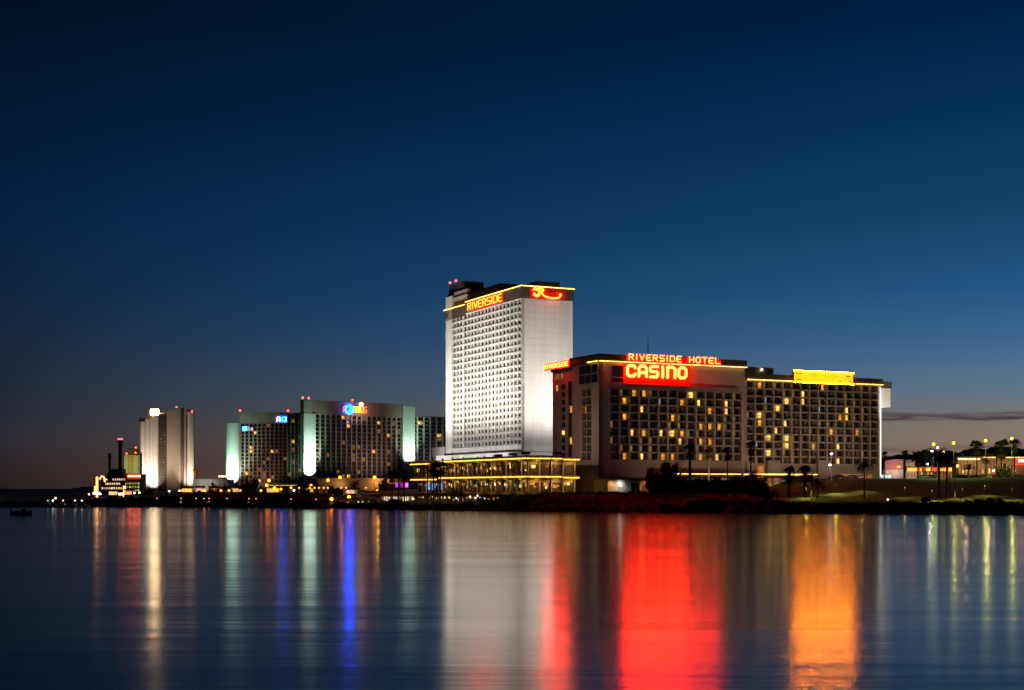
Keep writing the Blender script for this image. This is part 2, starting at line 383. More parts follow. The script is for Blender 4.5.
def letter(F, ch, s0, w, z0, h, r, n, m, root, name='letter'):
    b = MB(F)
    for st in LET[ch]:
        pts = [(s0+p*w, n, z0+q*h) for p, q in st]
        for p, q in zip(pts, pts[1:]): b.tube([p, q], r, 8, False)
        for p in pts: b.ball(p, r, 8, 4)
    return b.build(name, m, root)
def words(F, text, s0, s1, z0, h, r, n, m, root, gapf=.28, nar='I', z_slope=0.0):
    ws = [(.30 if c in nar else (.9 if c == ' ' else 1.0)) for c in text]
    tot = sum(ws)+gapf*(len(text)-1); u = (s1-s0)/tot; s = s0
    for i, c in enumerate(text):
        if c != ' ':
            w = u*ws[i]; letter(F, c, s if c not in nar else s-w*.0, w, z0, h, r, n, m[i] if isinstance(m, list) else m, root)
        s += u*(ws[i]+gapf)
def beacon(root, p, r=.55):
    b = MB(); b.tube([(p[0], p[1], p[2]-.4), (p[0], p[1], p[2]+1.0)], .12, 6); o = b.build('beacon', M_METAL, root)
    MB().ball((p[0], p[1], p[2]+1.2), r, 8, 5).build('beacon_lamp', E_RED, o)

# ================================================================== A. the white riverside tower
FT = Frame(522, 560, 25.7)
T = FT.root('hotel_tower', 'tall white floodlit hotel tower with brown crown band and red neon', 'hotel')
def tower():
    Wd, Dp, zb, zt, zr = 23.0, 77.0, 6.0, 83.2, 88.1
    MB().box(1.1, .3, zb, Wd-.3, Dp-.3, zt-.1).build('wall_core', M_WHITE, T)
    # plain end wall with shallow storey joints
    b = MB(FRONT()); zz = 22.0; b.box(0, -.6, zb, Wd, 0, 22.0)
    k = 0
    while zz < zt-.2:
        z2 = min(zt, zz+2.66)
        b.m(0).box(0, -.6, zz+.07, Wd, 0, z2); b.m(1).box(.05, -.6, zz, Wd-.05, -.05, zz+.07); zz = z2
    b.build('end_wall', [M_WHITE, M_WJOINT], T)
    F = SIDE()
    rn = random.Random(11)
    kinds = {'d': K([(0, 1, 1)], [M_STEEL, M_GLASS]), 'c': K([(0, .5, 1), (.5, 1, 2)], [M_STEEL, M_GLASS, M_CURT]), 'l': K([(0, 1, 1)], [M_STEEL, E_LIT[3]], 1), 'm': K([(0, 1, 1)], [M_STEEL, E_LIT[0]], 1)}
    def pick(i, j):
        v = rn.random(); return 'm' if v < .006 else 'l' if v < .02 else 'c' if v < .10 else 'd'
    z0 = 81.8-21*2.66-1.33; z1 = 81.8+1.33
    facade(T, F, .7, 70.0, z0, z1, 19, 22, M_WHITE, kinds, pick, (.26, .84, .18, .78), rec=.4, pier=.8, slab=.40, proud=.30, rail=False, gap=(16, 1.2))
    MB(F).box(.0, -1.1, zb, .7, 0, zt).build('corner_pier', M_WHITE, T)
    MB(F).box(.7, -1.1, zb, 70, 0.02, z0-.22).build('base_wall', M_WHITE, T)
    # stair tower at the far end
    MB(F).box(70, -9, zb, Dp, .45, 92.8).build('stair_tower', M_WHITE, T)
    # crown band, soffit to parapet
    b = MB(); b.box(-.45, -.45, zt, Wd+.45, 55.4, zr); b.box(-.45, 55.4, zt-.9, Wd+.4, Dp+.4, zr-.9)
    b.build('crown_band', M_DBROWN, T)
    # string lights along the parapet edge
    b = MB(); b.box(-.75, -.75, zr-.12, -.45, 55.2, zr+.2); b.build('parapet_light_strip', E_STRIP, T)
    b = MB(); b.box(-.4, -.75, zr-.12, Wd+.6, -.45, zr+.2); b.build('parapet_light_strip', E_STRIP, T)
    b = MB(); b.box(-.75, 55.6, zr-1.1, -.45, Dp+2.2, zr-.8); b.build('parapet_light_strip', E_STRIP, T)
    # penthouses
    MB().box(.6, 55.6, 88-.9, 12, 77, 94.2).box(.1, 55.2, 91.2, 12.4, 77.3, 91.8).build('stair_penthouse', M_TAN, T)
    MB().box(1.2, 61, 94.2, 11, 77, 98.3).build('lift_penthouse', M_DARK, T)
    MB().box(2.2, 25, zr, 16, 60.5, 92.6).build('plant_room', M_DARK, T)
    MB().box(7, .8, zr, 17.5, 12, 90.6).build('plant_room', M_DARK, T)
    for p in ((1.5, 76.6, 98.3), (1.5, 70, 98.3), (2.5, 60, 92.6)): beacon(T, p, .5)
    # podium
    MB().box(-4, -1.2, 6, 23.8, 79.5, 21.6).build('podium', M_WHITE, T)
    b = MB(); b.box(0, 79.5, 21.6, 12, 94, 25.8)
    for ly in (81, 87, 92.6): b.box(.2, ly, 6, .8, ly+.8, 21.6); b.box(11, ly, 6, 11.8, ly+.8, 21.6)
    b.build('podium_wing', M_WHITE, T)
    for i, ly in enumerate((12, 26, 33, 48, 60, 71)):
        b = MB(SIDE(-4)); b.box(ly, 0, 18.6, ly+2.0, .12, 20.6).box(ly+.2, .12, 18.8, ly+1.8, .18, 20.4); b.mi[6:] = [1]*6
        b.build('window', [M_STEEL, M_GLASS2], T)
    # ---- sign on the long face
    s = bpy.data.objects.new('neon_sign', None); COL.objects.link(s); s.parent = T
    l0, l1 = FT.ly(502.2, -.9), FT.ly(467.8, -.9)
    Fs = lambda a, n, z: (-.45-n, l1-a, z)
    w = l1-l0
    MB(Fs).box(-1.0, .01, zt+.15, w+1.0, .35, zr-.45).build('backing', M_REDP, s)
    words(Fs, 'RIVERSIDE', .4, w-.4, zt+.9, 2.9, .22, .62, E_NEON2, s, gapf=.4)
    # ---- monogram and flourish on the end face
    s = bpy.data.objects.new('neon_emblem', None); COL.objects.link(s); s.parent = T
    a0, a1 = FT.lx(531.5, -.9), FT.lx(566, -.9); Fe = lambda a, n, z: (a0+a, -.45-n, z); w = a1-a0
    MB(Fe).box(-.6, .01, zt+.1, w+.2, .3, zr-.4).build('backing', M_REDP, s)
    b = MB(Fe)
    def curve(pts, r):
        for p, q in zip(pts, pts[1:]): b.tube([(p[0], .6, p[1]), (q[0], .6, q[1])], r, 8, False)
        for p in pts: b.ball((p[0], .6, p[1]), r, 8, 4)
    z_ = zt
    curve([(1.0, z_+3.6), (1.5, z_+4.1), (2.2, z_+3.6), (2.8, z_+4.1), (3.4, z_+3.9)], .46)
    curve([(3.4, z_+3.9), (3.3, z_+1.5), (2.4, z_+1.0), (1.4, z_+1.5), (1.2, z_+1.9)], .50)
    curve([(3.4, z_+4.0), (4.6, z_+4.25), (5.2, z_+3.6), (4.6, z_+2.8), (3.5, z_+2.6)], .46)
    curve([(4.2, z_+2.7), (5.2, z_+1.6), (6.5, z_+.95), (8.5, z_+.6), (10.5, z_+.6), (12.2, z_+.9), (13.0, z_+1.6), (13.1, z_+2.1)], .34)
    b.ball((13.0, .6, z_+2.2), .55, 8, 5)
    b.build('flourish', E_NEON2, s)
tower()
def tower_lights():
    warm = (1.0, .93, .84)
    for i, ly in enumerate((4, 18, 32, 47, 62, 74)):
        p = FT.w(-34, ly, 22); spot(p, FT.w(0, ly, 58), 88000, 80, warm, 1.0); spot(FT.w(-14, ly+4, 18.6), FT.w(0, ly+4, 24), 4300, 130, (1, .97, .95), 1.0)
    for lx, P_ in ((3, 42000), (12, 54000), (20, 42000)):
        spot(FT.w(lx, -32, 19), FT.w(lx, 0, 66), P_*1.15, 92, warm, 1.0)
        spot(FT.w(lx, -13, 18.5), FT.w(lx, 0, 26), 1300, 120, (1, .97, .95), 1.0)
        spot(FT.w(lx-1, -6, 18.5), FT.w(lx, 0, 46), 5200, 30, (1, .97, .95), .9)
    spot(FT.w(-20, 90, 18), FT.w(0, 76, 55), 24000, 60, warm, .9)
tower_lights()

# ================================================================== B. the brown hotel block with the CASINO sign
FC = Frame(599, 465, 25.7)
C = FC.root('hotel_block', 'wide brown balconied hotel block under the red CASINO sign', 'hotel')
def lit_kinds(frame_m=M_DARK, wall=M_CURT):
    W_ = [M_GLASS, M_GLASS2, M_CURT]
    k = {'d1': K(HALF, [frame_m, M_GLASS, M_GLASS2]), 'd2': K(HALF, [frame_m, M_GLASS2, M_GLASS]), 'd3': K([(0, .6, 1), (.6, 1, 2)], [frame_m, M_GLASS, M_CURT])}
    k['d4'] = K([(0, .42, 1), (.42, 1, 2)], [frame_m, M_CURT, M_GLASS2]); k['d5'] = K([(0, .7, 1), (.7, 1, 2)], [frame_m, M_GLASS2, M_CURT])
    k['a1'] = K([(0, .3, 1), (.3, .68, 2), (.68, 1, 3)], [frame_m, M_GLASS, E_LIT[1], M_GLASS2], 1)
    k['a2'] = K([(0, .16, 1), (.16, .5, 2), (.5, 1, 3)], [frame_m, E_LIT[2], M_CURT, E_LIT[0]], 1)
    k['a3'] = K([(0, .5, 1), (.5, 1, 2)], [frame_m, E_LIT[2], E_LIT[1]], 1)
    k['a4'] = K([(0, .2, 1), (.2, 1, 2)], [frame_m, E_LIT[2], M_GLASS2], 1)
    k['a5'] = K([(0, .55, 1), (.55, 1, 2)], [frame_m, M_GLASS, E_LIT[0]], 1)
    k['b'] = K([(0, .5, 1), (.5, 1, 2)], [frame_m, E_LIT[3], M_GLASS], 1)
    k['w'] = K([(0, .4, 1), (.4, 1, 2)], [frame_m, E_LIT[4], M_GLASS], 1)
    return k
LK = lit_kinds()
def picker(seed, lit, wts=('a1', 'a2', 'a3', 'a4', 'a5', 'b', 'b'), fixed=None):
    rn = random.Random(seed)
    def f(i, j):
        v = rn.random(); q = rn.choice(wts); d = rn.choice(('d1', 'd2', 'd3', 'd4', 'd2', 'd5'))
        if fixed and (i, j) in fixed: return fixed[(i, j)]
        return q if v < lit else d
    return f
def casino_block():
    zb, zt = 5.5, 51.8
    p = 4.1; Wd = 58.5; Dp = 34.0
    MB().box(1.5, 1.6, zb, Wd-.2, 19, 48.8).build('wall_core', M_TAN, C)
    MB().box(1.2, 19, zb, Wd-.2, Dp, 48.0).build('rear_wall_core', M_TAN, C)
    F = FRONT()
    MB(F).box(0, -1.6, zb, p, 0, 49.2).build('end_pier', M_TAN2, C)
    MB(F).box(57.3, -1.6, zb, Wd, -.05, 49.2).build('end_pier', M_TAN2, C)
    # lit rooms read off the photograph (column, row from the ground)
    fx = {}
    for i, r, k in [(0,8,'a4'),(2,8,'a2'),(3,8,'a5'),(1,7,'a2'),(5,7,'w'),(3,6,'a1'),(7,7,'a2'),(8,8,'a3'),(9,7,'a1'),(12,7,'a1'),(10,6,'a2'),(12,6,'a1'),(1,5,'a5'),(2,3,'a1'),(3,3,'a2'),(5,3,'a1'),(6,3,'a3'),(7,3,'a2'),(7,2,'a1'),(8,3,'b'),(11,4,'a5'),(9,4,'a5'),(3,0,'a1'),(1,0,'a5'),(5,0,'a2'),(6,1,'a4'),(6,0,'a5'),(9,0,'a2'),(10,2,'a5'),(9,2,'a5'),(12,2,'a4'),(7,4,'b'),(6,4,'b'),(4,2,'b'),(11,8,'a4'),(13,5,'b'),(3,1,'b'),(12,3,'a4'),(6,5,'a5'),(2,1,'b'),(7,5,'b'),(9,1,'b'),(11,0,'a1'),(10,4,'a5'),(12,4,'b'),(12,5,'b')]: fx[(i, r)] = k
    d = [0]
    facade(C, F, p, 57.3, 16.56, 40.6, 14, 9, M_TAN, LK, picker(21, .16, ('b', 'b', 'b', 'a4', 'b'), fixed=fx), (.04, .96, .04, .93), rec=1.5, pier=.62, slab=.36, proud=.3, done=d, cap=84, pier_m=M_TAN2)
    MB(F).box(p, -1.6, zb, 57.3, -.08, 16.4).build('base_wall', M_TAN, C)
    MB(F).box(p, -1.6, 40.75, 57.3, .1, 42.0).build('cornice', M_TAN2, C)
    MB(F).box(p+.2, .1, 41.0, 55, 1.2, 41.9).build('ledge', M_TAN, C)
    MB(F).box(p, -1.6, 42.0, 57.3, -.02, 49.15).build('sign_wall', M_TAN2, C)
    b = MB(F); b.box(4.9, -.02, 42.4, 10.3, .1, 48.3).box(5.1, .1, 44.4, 10.1, .14, 48.1).box(5.1, .1, 42.6, 10.1, .14, 44.0); b.mi[6:] = [1]*12
    b.build('window', [M_TAN, M_GLASS], C)
    # parapet, wrapping the end, and its string lights
    MB().box(-.8, -.8, 49.55, Wd+.3, 19.5, zt).build('parapet', M_DBROWN, C)
    b = MB(); b.box(-.4, -1.05, 49.25, Wd+.25, -.8, 49.5); b.build('parapet_light_strip', E_STRIP, C)
    b = MB(); b.box(-1.05, -.8, 49.25, -.8, 6.5, 49.5); b.build('parapet_light_strip', E_STRIP, C)
    MB().box(-.3, 19.5, 48.0, Wd, Dp+.2, 50.6).build('rear_parapet', M_DBROWN, C)
    MB().box(20, 8, zt, 52, 17, zt+1.2).build('plant_room', M_DARK, C)
    # ---- end face
    G = SIDE()
    y0, y1 = FC.ly(598), FC.ly(578.6)
    m0, m1 = FC.ly(591.5), FC.ly(581.5)
    MB(G).box(0, -1.5, zb, m0, -.01, 49.2).build('end_wall', M_TAN2, C)
    MB(G).box(m1, -1.5, zb, 19, -.01, 49.2).build('end_wall', M_TAN, C)
    MB(G).box(m0, -1.5, 40.6, m1, -.012, 49.2).build('end_wall', M_TAN, C)
    MB(G).box(m0, -1.5, zb, m1, -.012, 16.5).build('end_wall', M_TAN, C)
    facade(C, G, m0, m1, 16.56, 40.6, 2, 9, M_TAN, LK, picker(5, .03, fixed={(1, 6): 'a5'}), (.05, .95, .05, .9), rec=1.3, pier=.6, done=d, cap=92)
    for zz in (43.9, 47.2):
        for q in range(3):
            a = y0+.5+(y1-y0-.6)*q/3; e = a+(y1-y0-.6)/3-.5
            b = MB(G); b.box(a, 0, zz-1.5, e, .1, zz+1.4).box(a+.15, .1, zz-1.35, e-.15, .14, zz+1.25); b.mi[6:] = [1]*6
            b.build('window', [M_DARK, M_GLASS], C)
    # rear half of the end: glazed stair strip and a column of windows
    r0, r1 = FC.ly(574), FC.ly(567.6)
    MB(G).box(19, -1.2, zb, r0, -.3, 48).build('rear_end_wall', M_TAN, C)
    MB(G).box(r1, -1.2, zb, Dp, -.3, 48).build('rear_end_wall', M_TAN, C)
    MB(G).box(r0, -1.2, 44, r1, -.32, 48).build('rear_end_wall', M_TAN, C)
    MB(G).box(r0, -1.2, zb, r1, -.32, 14).build('rear_end_wall', M_TAN, C)
    facade(C, SIDE(.3), r0, r1, 14, 44, 1, 11, M_DARK, {'d': K(HALF, [M_DARK, M_GLASS, M_GLASS2]), 'l': K(HALF, [M_DARK, E_LIT[1], E_LIT[0]], 1)}, lambda i, j: 'l' if j in (3, 7) else 'd', (.0, 1, .0, 1), rec=.6, pier=.2, slab=.2, rail=False, done=d, cap=100)
    q0 = FC.ly(565.3, .3); q1 = FC.ly(562.2, .3)
    for j in range(11):
        zz = 15+j*2.66; lit = j in (4,)
        b = MB(SIDE(.3)); b.box(q0, 0, zz, q1, .1, zz+1.7).box(q0+.12, .1, zz+.12, q1-.12, .14, zz+1.58); b.mi[6:] = [1]*6
        b.build('window', [M_DARK, E_LIT[1] if lit else M_GLASS], C)
    for a_, e_, k_ in ((563.2, 561.2, 2), (559.5, 557.5, 2), (557.0, 555.4, 2), (558.5, 556.2, 0)):
        zz = 45.2 if k_ == 2 else 41.2
        q0, q1 = FC.ly(a_, .3), FC.ly(e_, .3)
        b = MB(SIDE(.3)); b.box(q0, 0, zz, q1, .1, zz+2.2).box(q0+.1, .1, zz+.1, q1-.1, .14, zz+2.1); b.mi[6:] = [1]*6
        b.build('window', [M_DARK, E_LIT[k_ + 1] if k_ == 2 else E_LIT[0]], C)
    # ---- aerial mast on the roof
    mx_ = FC.lx(648, 12); b = MB(); b.tube([(mx_, 12, zt), (mx_, 12, zt+9.5)], [.16, .06], 6)
    for zz in (3, 5, 7): b.tube([(mx_-.8, 12, zt+zz), (mx_+.8, 12, zt+zz)], .05, 5)
    b.build('aerial_mast', M_POLE, C)
casino_block()
# ---- signs fixed to the block move with it: parts
def casino_signs():
    F = FRONT()
    s = bpy.data.objects.new('neon_sign', None); COL.objects.link(s); s.parent = C; s['label'] = 'big red and yellow neon CASINO lettering on panel painted with its red glow'
    a0, a1 = FC.lx(623.5, -.2), FC.lx(690, -.2)
    MB(F).box(a0, .0, 42.3, a1, .22, 49.0).build('backing', M_REDP, s)  # red glow of the letters on the wall, painted as a panel
    e0, e1 = FC.lx(626.5, -.8), FC.lx(647, -.8)
    MB(F).box(a0+.4, 1.25, 41.2, e1+6, 1.5, 42.0).build('backing', M_REDP, s)
    words(F, 'CASINO', FC.lx(627.5, -.9), FC.lx(686, -.9), 44.75, 3.5, .50, .95, E_NEON, s, gapf=.52)
    s2 = bpy.data.objects.new('roof_sign', None); COL.objects.link(s2); s2.parent = C; s2['label'] = 'red neon RIVERSIDE HOTEL letters along the parapet'
    c0, c1 = FC.lx(628.5, -1.4), FC.lx(720.5, -1.4)
    MB(F).box(c0-.5, .82, 49.85, c1+.5, .98, 51.7).build('backing', M_REDP, s2)
    words(F, 'RIVERSIDE HOTEL', c0+.3, c1-.3, 50.2, 1.8, .19, 1.35, E_NEON, s2, gapf=.55)
    # end-face sign carried past the rear corner
    s3 = bpy.data.objects.new('blade_sign', None); COL.objects.link(s3); s3.parent = C; s3['label'] = 'red neon RIVERSIDE sign jutting past the end wall'
    b0, b1 = FC.ly(569, -1.2), FC.ly(544, -1.2); Fs = lambda a, n, z: (-.6-n, b1-a, z); w = b1-b0
    MB(Fs).box(0, 0, 48.9, w, .5, 51.3).build('backing', M_REDP, s3)
    words(Fs, 'RIVERSIDE', .6, w-.6, 49.4, 1.4, .20, .8, E_NEON, s3, gapf=.5)
casino_signs()
# ================================================================== the lower right wing
o2 = FC.w(58.6, 0)
FW = Frame(CX+FPX*o2[0]/o2[1], o2[1], 25.7)
Wg = FW.root('hotel_wing', 'lower brown hotel wing with glowing orange roof sign and white end strip', 'hotel')
def wing():
    zb = 9.5; Wd = 60.0; F = FRONT()
    MB().box(.2, 1.5, zb, Wd-.1, 22, 45.0).build('wall_core', M_TAN, Wg)
    fx = {}
    for i, r, k in [(1,5,'a2'),(1,6,'a3'),(2,8,'w'),(3,7,'a3'),(2,4,'b'),(4,8,'a3'),(4,9,'b'),(6,9,'a1'),(6,8,'a1'),(7,9,'a4'),(8,10,'a5'),(11,7,'a1'),(11,6,'a1'),(9,4,'a2'),(8,3,'b'),(12,4,'a5'),(10,6,'a5'),(3,6,'b'),(2,3,'a3'),(4,3,'a3'),(4,2,'a3'),(5,3,'b'),(6,3,'b'),(6,1,'a4'),(7,2,'a2'),(10,2,'a1'),(10,3,'b'),(2,1,'a3'),(3,1,'b'),(1,2,'w'),(4,1,'b'),(10,0,'a1'),(5,1,'b'),(7,4,'b'),(8,5,'b'),(13,6,'b'),(12,6,'b'),(1,10,'a2'),(3,4,'a1'),(4,5,'a1'),(8,7,'w'),(13,1,'w')]: fx[(i, r)] = k
    d = [0]
    facade(Wg, F, .4, 59.4, 15.7, 44.9, 15, 11, M_TAN, LK, picker(31, .16, ('b', 'b', 'b', 'a4', 'b'), fixed=fx), (.04, .96, .04, .93), rec=1.4, pier=.62, slab=.36, proud=.3, done=d, pier_m=M_TAN2, slab_m=M_TAN2)
    MB(F).box(0, -1.4, zb, .4, .02, 45).build('end_pier', M_TAN2, Wg)
    MB(F).box(59.4, -1.4, zb, 60.3, .05, 44.6).build('end_pier', M_WHITE, Wg)
    MB(F).box(.4, -1.4, zb, 59.4, -.06, 15.55).build('base_wall', M_TAN, Wg)
    MB().box(-.0, -.9, 45.35, 60.8, 22.3, 47.4).build('roof_parapet', M_DBROWN, Wg)
    MB().box(60.8, .2, 44.2, 65.8, 10, 46.6).build('roof_parapet', M_DBROWN, Wg)
    MB(F).box(.3, .9, 45.08, FW.lx(792), 1.12, 45.33).build('parapet_light_strip', E_STRIP, Wg)
    MB(F).box(FW.lx(854), .9, 45.08, 60.8, 1.12, 45.33).build('parapet_light_strip', E_STRIP, Wg)
    MB(F).box(60.0, .10, 11.5, 60.26, .34, 44.4).build('corner_light_strip', E_WSTRIP, Wg)
    MB().box(60.35, .6, 37.2, 65.4, 9, 44.1).build('stair_head', M_WHITE, Wg)
    MB().box(2, 8, 47.4, 18, 18, 50.6).build('plant_room', M_TAN2, Wg)
    b = MB(); b.tube([(12.5, 7.6, 48.2), (12.5, 7.6, 49.6)], .1, 6); o = b.build('roof_lamp', M_POLE, Wg)
    MB().ball((12.5, 7.5, 49.7), .35, 8, 5).build('lamp_globe', emit('roof_lamp_glow', (1, .9, .5), 6.0), o)
    # blank stair and plant boxes at the foot, light of the orange recesses put in as glowing panels
    for a, e, zt, n in ((766, 778, 17.0, 1.2), (816, 829, 17.2, 1.4), (745.8, 751.5, 16.4, .8)):
        MB(F).box(FW.lx(a), .0, zb, FW.lx(e), n, zt).build('stair_box', M_TAN2, Wg)
    for a, e, z1 in ((757.5, 763.5, 15.0), (840, 872, 12.2)):
        MB(F).box(FW.lx(a), .02, 10.8, FW.lx(e), .10, z1).build('lit_recess_panel', emit('recess_glow', (1, .30, .04), .42, var=.7, scale=.25), Wg)
    # orange roof sign
    s = bpy.data.objects.new('roof_sign', None); COL.objects.link(s); s.parent = Wg; s['label'] = 'long glowing orange sign panel edged in red'
    a0, a1 = FW.lx(793.2, -1.2), FW.lx(853, -1.2); w = a1-a0
    Fs = lambda a, n, z: (a0+a, -1.15-n, z)
    MB(Fs).box(-.2, -.2, 44.7, w+.2, .25, 49.1).build('backing', M_DBROWN, s)
    EO = emit('orange_sign_face', (1, .33, .004), 2.3, var=.15, scale=.4)
    # individually lit face panels
    for i in range(9):
        p0, p1 = .3+(w-.6)*i/9, .3+(w-.6)*(i+1)/9-.02
        MB(Fs).box(p0, .25, 45.1, p1, .40, 48.75).build('sign_panel', EO, s)
    for z_ in (44.9, 48.95): MB(Fs).tube([(0, .5, z_), (w, .5, z_)], .16, 6).build('glow_tube', emit('added_amber_glow', (1, .22, .001), 190.0), s)  # tubes added to brighten the sign's streak on the water
    MB(Fs).box(-.2, .26, 44.60, w+.2, 1.0, 44.72).build('added_light_lip', M_DBROWN, s)  # added lip keeps the tube light off the facade below
    DK = mat('sign_mark', (.20, .02, .005), .6, .1)
    for p, z_, q in ((.9, 47.9, 2.6), (.9, 45.7, 2.3), (w-3.4, 47.5, 2.1), (w-1.9, 45.6, .8), (w-6.5, 45.6, .7)):
        MB(Fs).box(p, .40, z_, p+q, .46, z_+.35).build('sign_mark', DK, s)
wing()
def facade_fill_lights():  # added fill spots brighten the brown hotel walls
    c = (1, .67, .47)
    for lx in (6, 24, 42):
        spot(FC.w(lx, -34, 9), FC.w(lx+4, 0, 30), 8600, 95, c, 1.0)
    spot(FC.w(-24, 4, 21), FC.w(0, 12, 28), 7200, 100, (1, .66, .54), 1.0)
    for lx in (8, 28, 46):
        spot(FW.w(lx, -32, 12.5), FW.w(lx+4, 0, 29), 9000, 95, (1, .70, .44), 1.0)
    spot(FW.w(66, -16, 12), FW.w(63.4, 2, 41), 60000, 24, (1, .88, .76), .8)
facade_fill_lights()

# ================================================================== C. terrace restaurant at the water
FR = Frame(527, 450, 25.7)
R_ = FR.root('terrace_restaurant', 'low glazed riverside restaurant edged by two bands of golden string lights', 'restaurant')
def restaurant():
    M_RW = mat('olive_wall', (.26, .21, .10), .8, .2, .4)
    E_IN = [emit('restaurant_light_orange', (1, .36, .05), .75, var=.9, scale=1.5), emit('restaurant_light_gold', (1, .62, .16), 1.3, var=.8, scale=1.3), emit('restaurant_light_white', (1, .84, .58), 1.6, var=.6, scale=1.4), emit('restaurant_light_green', (.45, .75, .15), .30, var=.8, scale=1.0), emit('restaurant_light_red', (1, .10, .05), .5, var=.8, scale=1.0)]
    MB().box(4, 4, 1, 19, 99, 16.3).build('wall_core', M_RW, R_)
    b = MB(); b.box(-1.2, -1.2, 15.95, 18.5, 99.5, 17.3); b.box(3, 6, 17.3, 16.5, 68, 17.9); b.build('roof', M_RW, R_)
    b = MB(); b.box(-1.0, -1.0, 10.0, 18.2, 99.3, 11.4); b.build('terrace_deck', M_RW, R_)
    b = MB(); b.box(-.8, -.8, 5.0, 18.2, 46, 5.9); b.box(-.8, 46, 5.2, 4, 99.3, 6.0); b.build('lower_deck', M_RW, R_)
    MB().box(-.4, -.4, 1.0, 18, 3, 5.0).box(-.3, 3, 1, 3.9, 14, 5.0).build('plinth', M_CONC, R_)
    lz = lambda F, s0, s1, n, z_, m: MB(F).box(s0, n, z_-.2, s1, n+.22, z_+.14).build('string_lights', m, R_)
    for z_, n in ((16.75, 1.22), (10.85, 1.02)):
        lz(SIDE(), -1.2, 71, n, z_, E_GOLD); lz(SIDE(), 73.0, 99, n, z_-.5, E_GOLD)
        lz(FRONT(), -1.2, 12.2, n, z_, E_GOLD); lz(FRONT(), 12.5, 18.6, n, z_-.25, E_GOLD)
    for zz, hh in ((11.4, 4.5), (5.9, 4.05), (1.6, 3.4)):
        for F, s0, s1, nm, off in ((SIDE(), 0.5, 98, 25, .3), (FRONT(), .5, 17.5, 4, .3)):
            for i in range(nm+1):
                s_ = s0+(s1-s0)*i/nm
                if zz < 2 and (F(0, 1, 0)[0] == 0 or s_ < 14): continue
                MB(F).box(s_-.16, -.45, zz, s_+.16, -.1, zz+hh).build('post', M_TAN, R_)
    rn = random.Random(4)
    def bays(F, s0, s1, n, zz, hh, wts, dens):
        for i in range(n):
            a = s0+(s1-s0)*i/n+.3; e = s0+(s1-s0)*(i+1)/n-.3
            b = MB(F); b.box(a, -1.15, zz+.05, e, -1.05, zz+hh-.05)
            MB(F).box(a-.05, -1.0, zz+hh-.95, e+.05, -.7, zz+hh-.02).build('spandrel', M_RW, R_)
            k = 1; mats_ = [M_GLASS2]
            for q in range(rn.choice((1, 2, 2, 3))):
                if rn.random() > dens: continue
                u = rn.uniform(a+.2, e-1.2); w_ = rn.uniform(.5, min(2.2, e-u-.1)); z_ = zz+rn.uniform(.28, .62)*hh; h_ = rn.uniform(.4, .32*hh)
                b.m(k).box(u, -1.04+.01*q, z_, u+w_, -.98+.01*q, min(zz+hh-.2, z_+h_)); mats_.append(E_IN[rn.choice(wts)]); k += 1
            b.build('glazed_bay', mats_, R_)
    bays(SIDE(), .5, 98, 25, 11.4, 4.4, (0, 0, 1, 4), .7)
    bays(FRONT(), .5, 17.5, 4, 11.4, 4.4, (0, 1, 4), .7)
    bays(SIDE(), .5, 98, 25, 5.9, 4.0, (0, 1, 3, 3, 2), .95)
    bays(FRONT(), .5, 17.5, 4, 5.9, 4.0, (0, 1, 2, 2, 0), 1.0)
    bays(SIDE(), 14, 98, 22, 1.6, 3.4, (0, 0, 1, 2), .9)
    # blue-lit doors at the far end
    for px, zz in ((426.5, 6.6), (438.6, 6.6), (431, 6.4)):
        s_ = FR.ly(px); MB(SIDE()).box(s_-.9, -.97, zz, s_+.9, -.9, zz+3.0).build('blue_lit_panel', emit('blue_neon_panel', (.02, .32, 1), 1.6 if px != 431 else .5, var=.4, scale=1.0), R_)
    for lx, ly in ((3, 8), (5, 22), (8, 40), (12, 3)): MB().box(lx, ly, 18.2, lx+2.2, ly+2.4, 19.0).build('roof_vent', M_DARK, R_)
restaurant()
for ly_ in (3, 14, 25, 36, 47, 58, 69, 84):  # added spots strengthen the glow of the string lights on the walls
    for z_ in (15.6, 9.6): spot(FR.w(-2.4, ly_, z_), FR.w(0, ly_, z_-1.6), 900, 140, (1, .58, .15), 1.0)
for lx_ in (3, 10, 16):
    for z_ in (15.6, 9.6): spot(FR.w(lx_, -2.4, z_), FR.w(lx_, 0, z_-1.6), 900, 140, (1, .58, .16), 1.0)
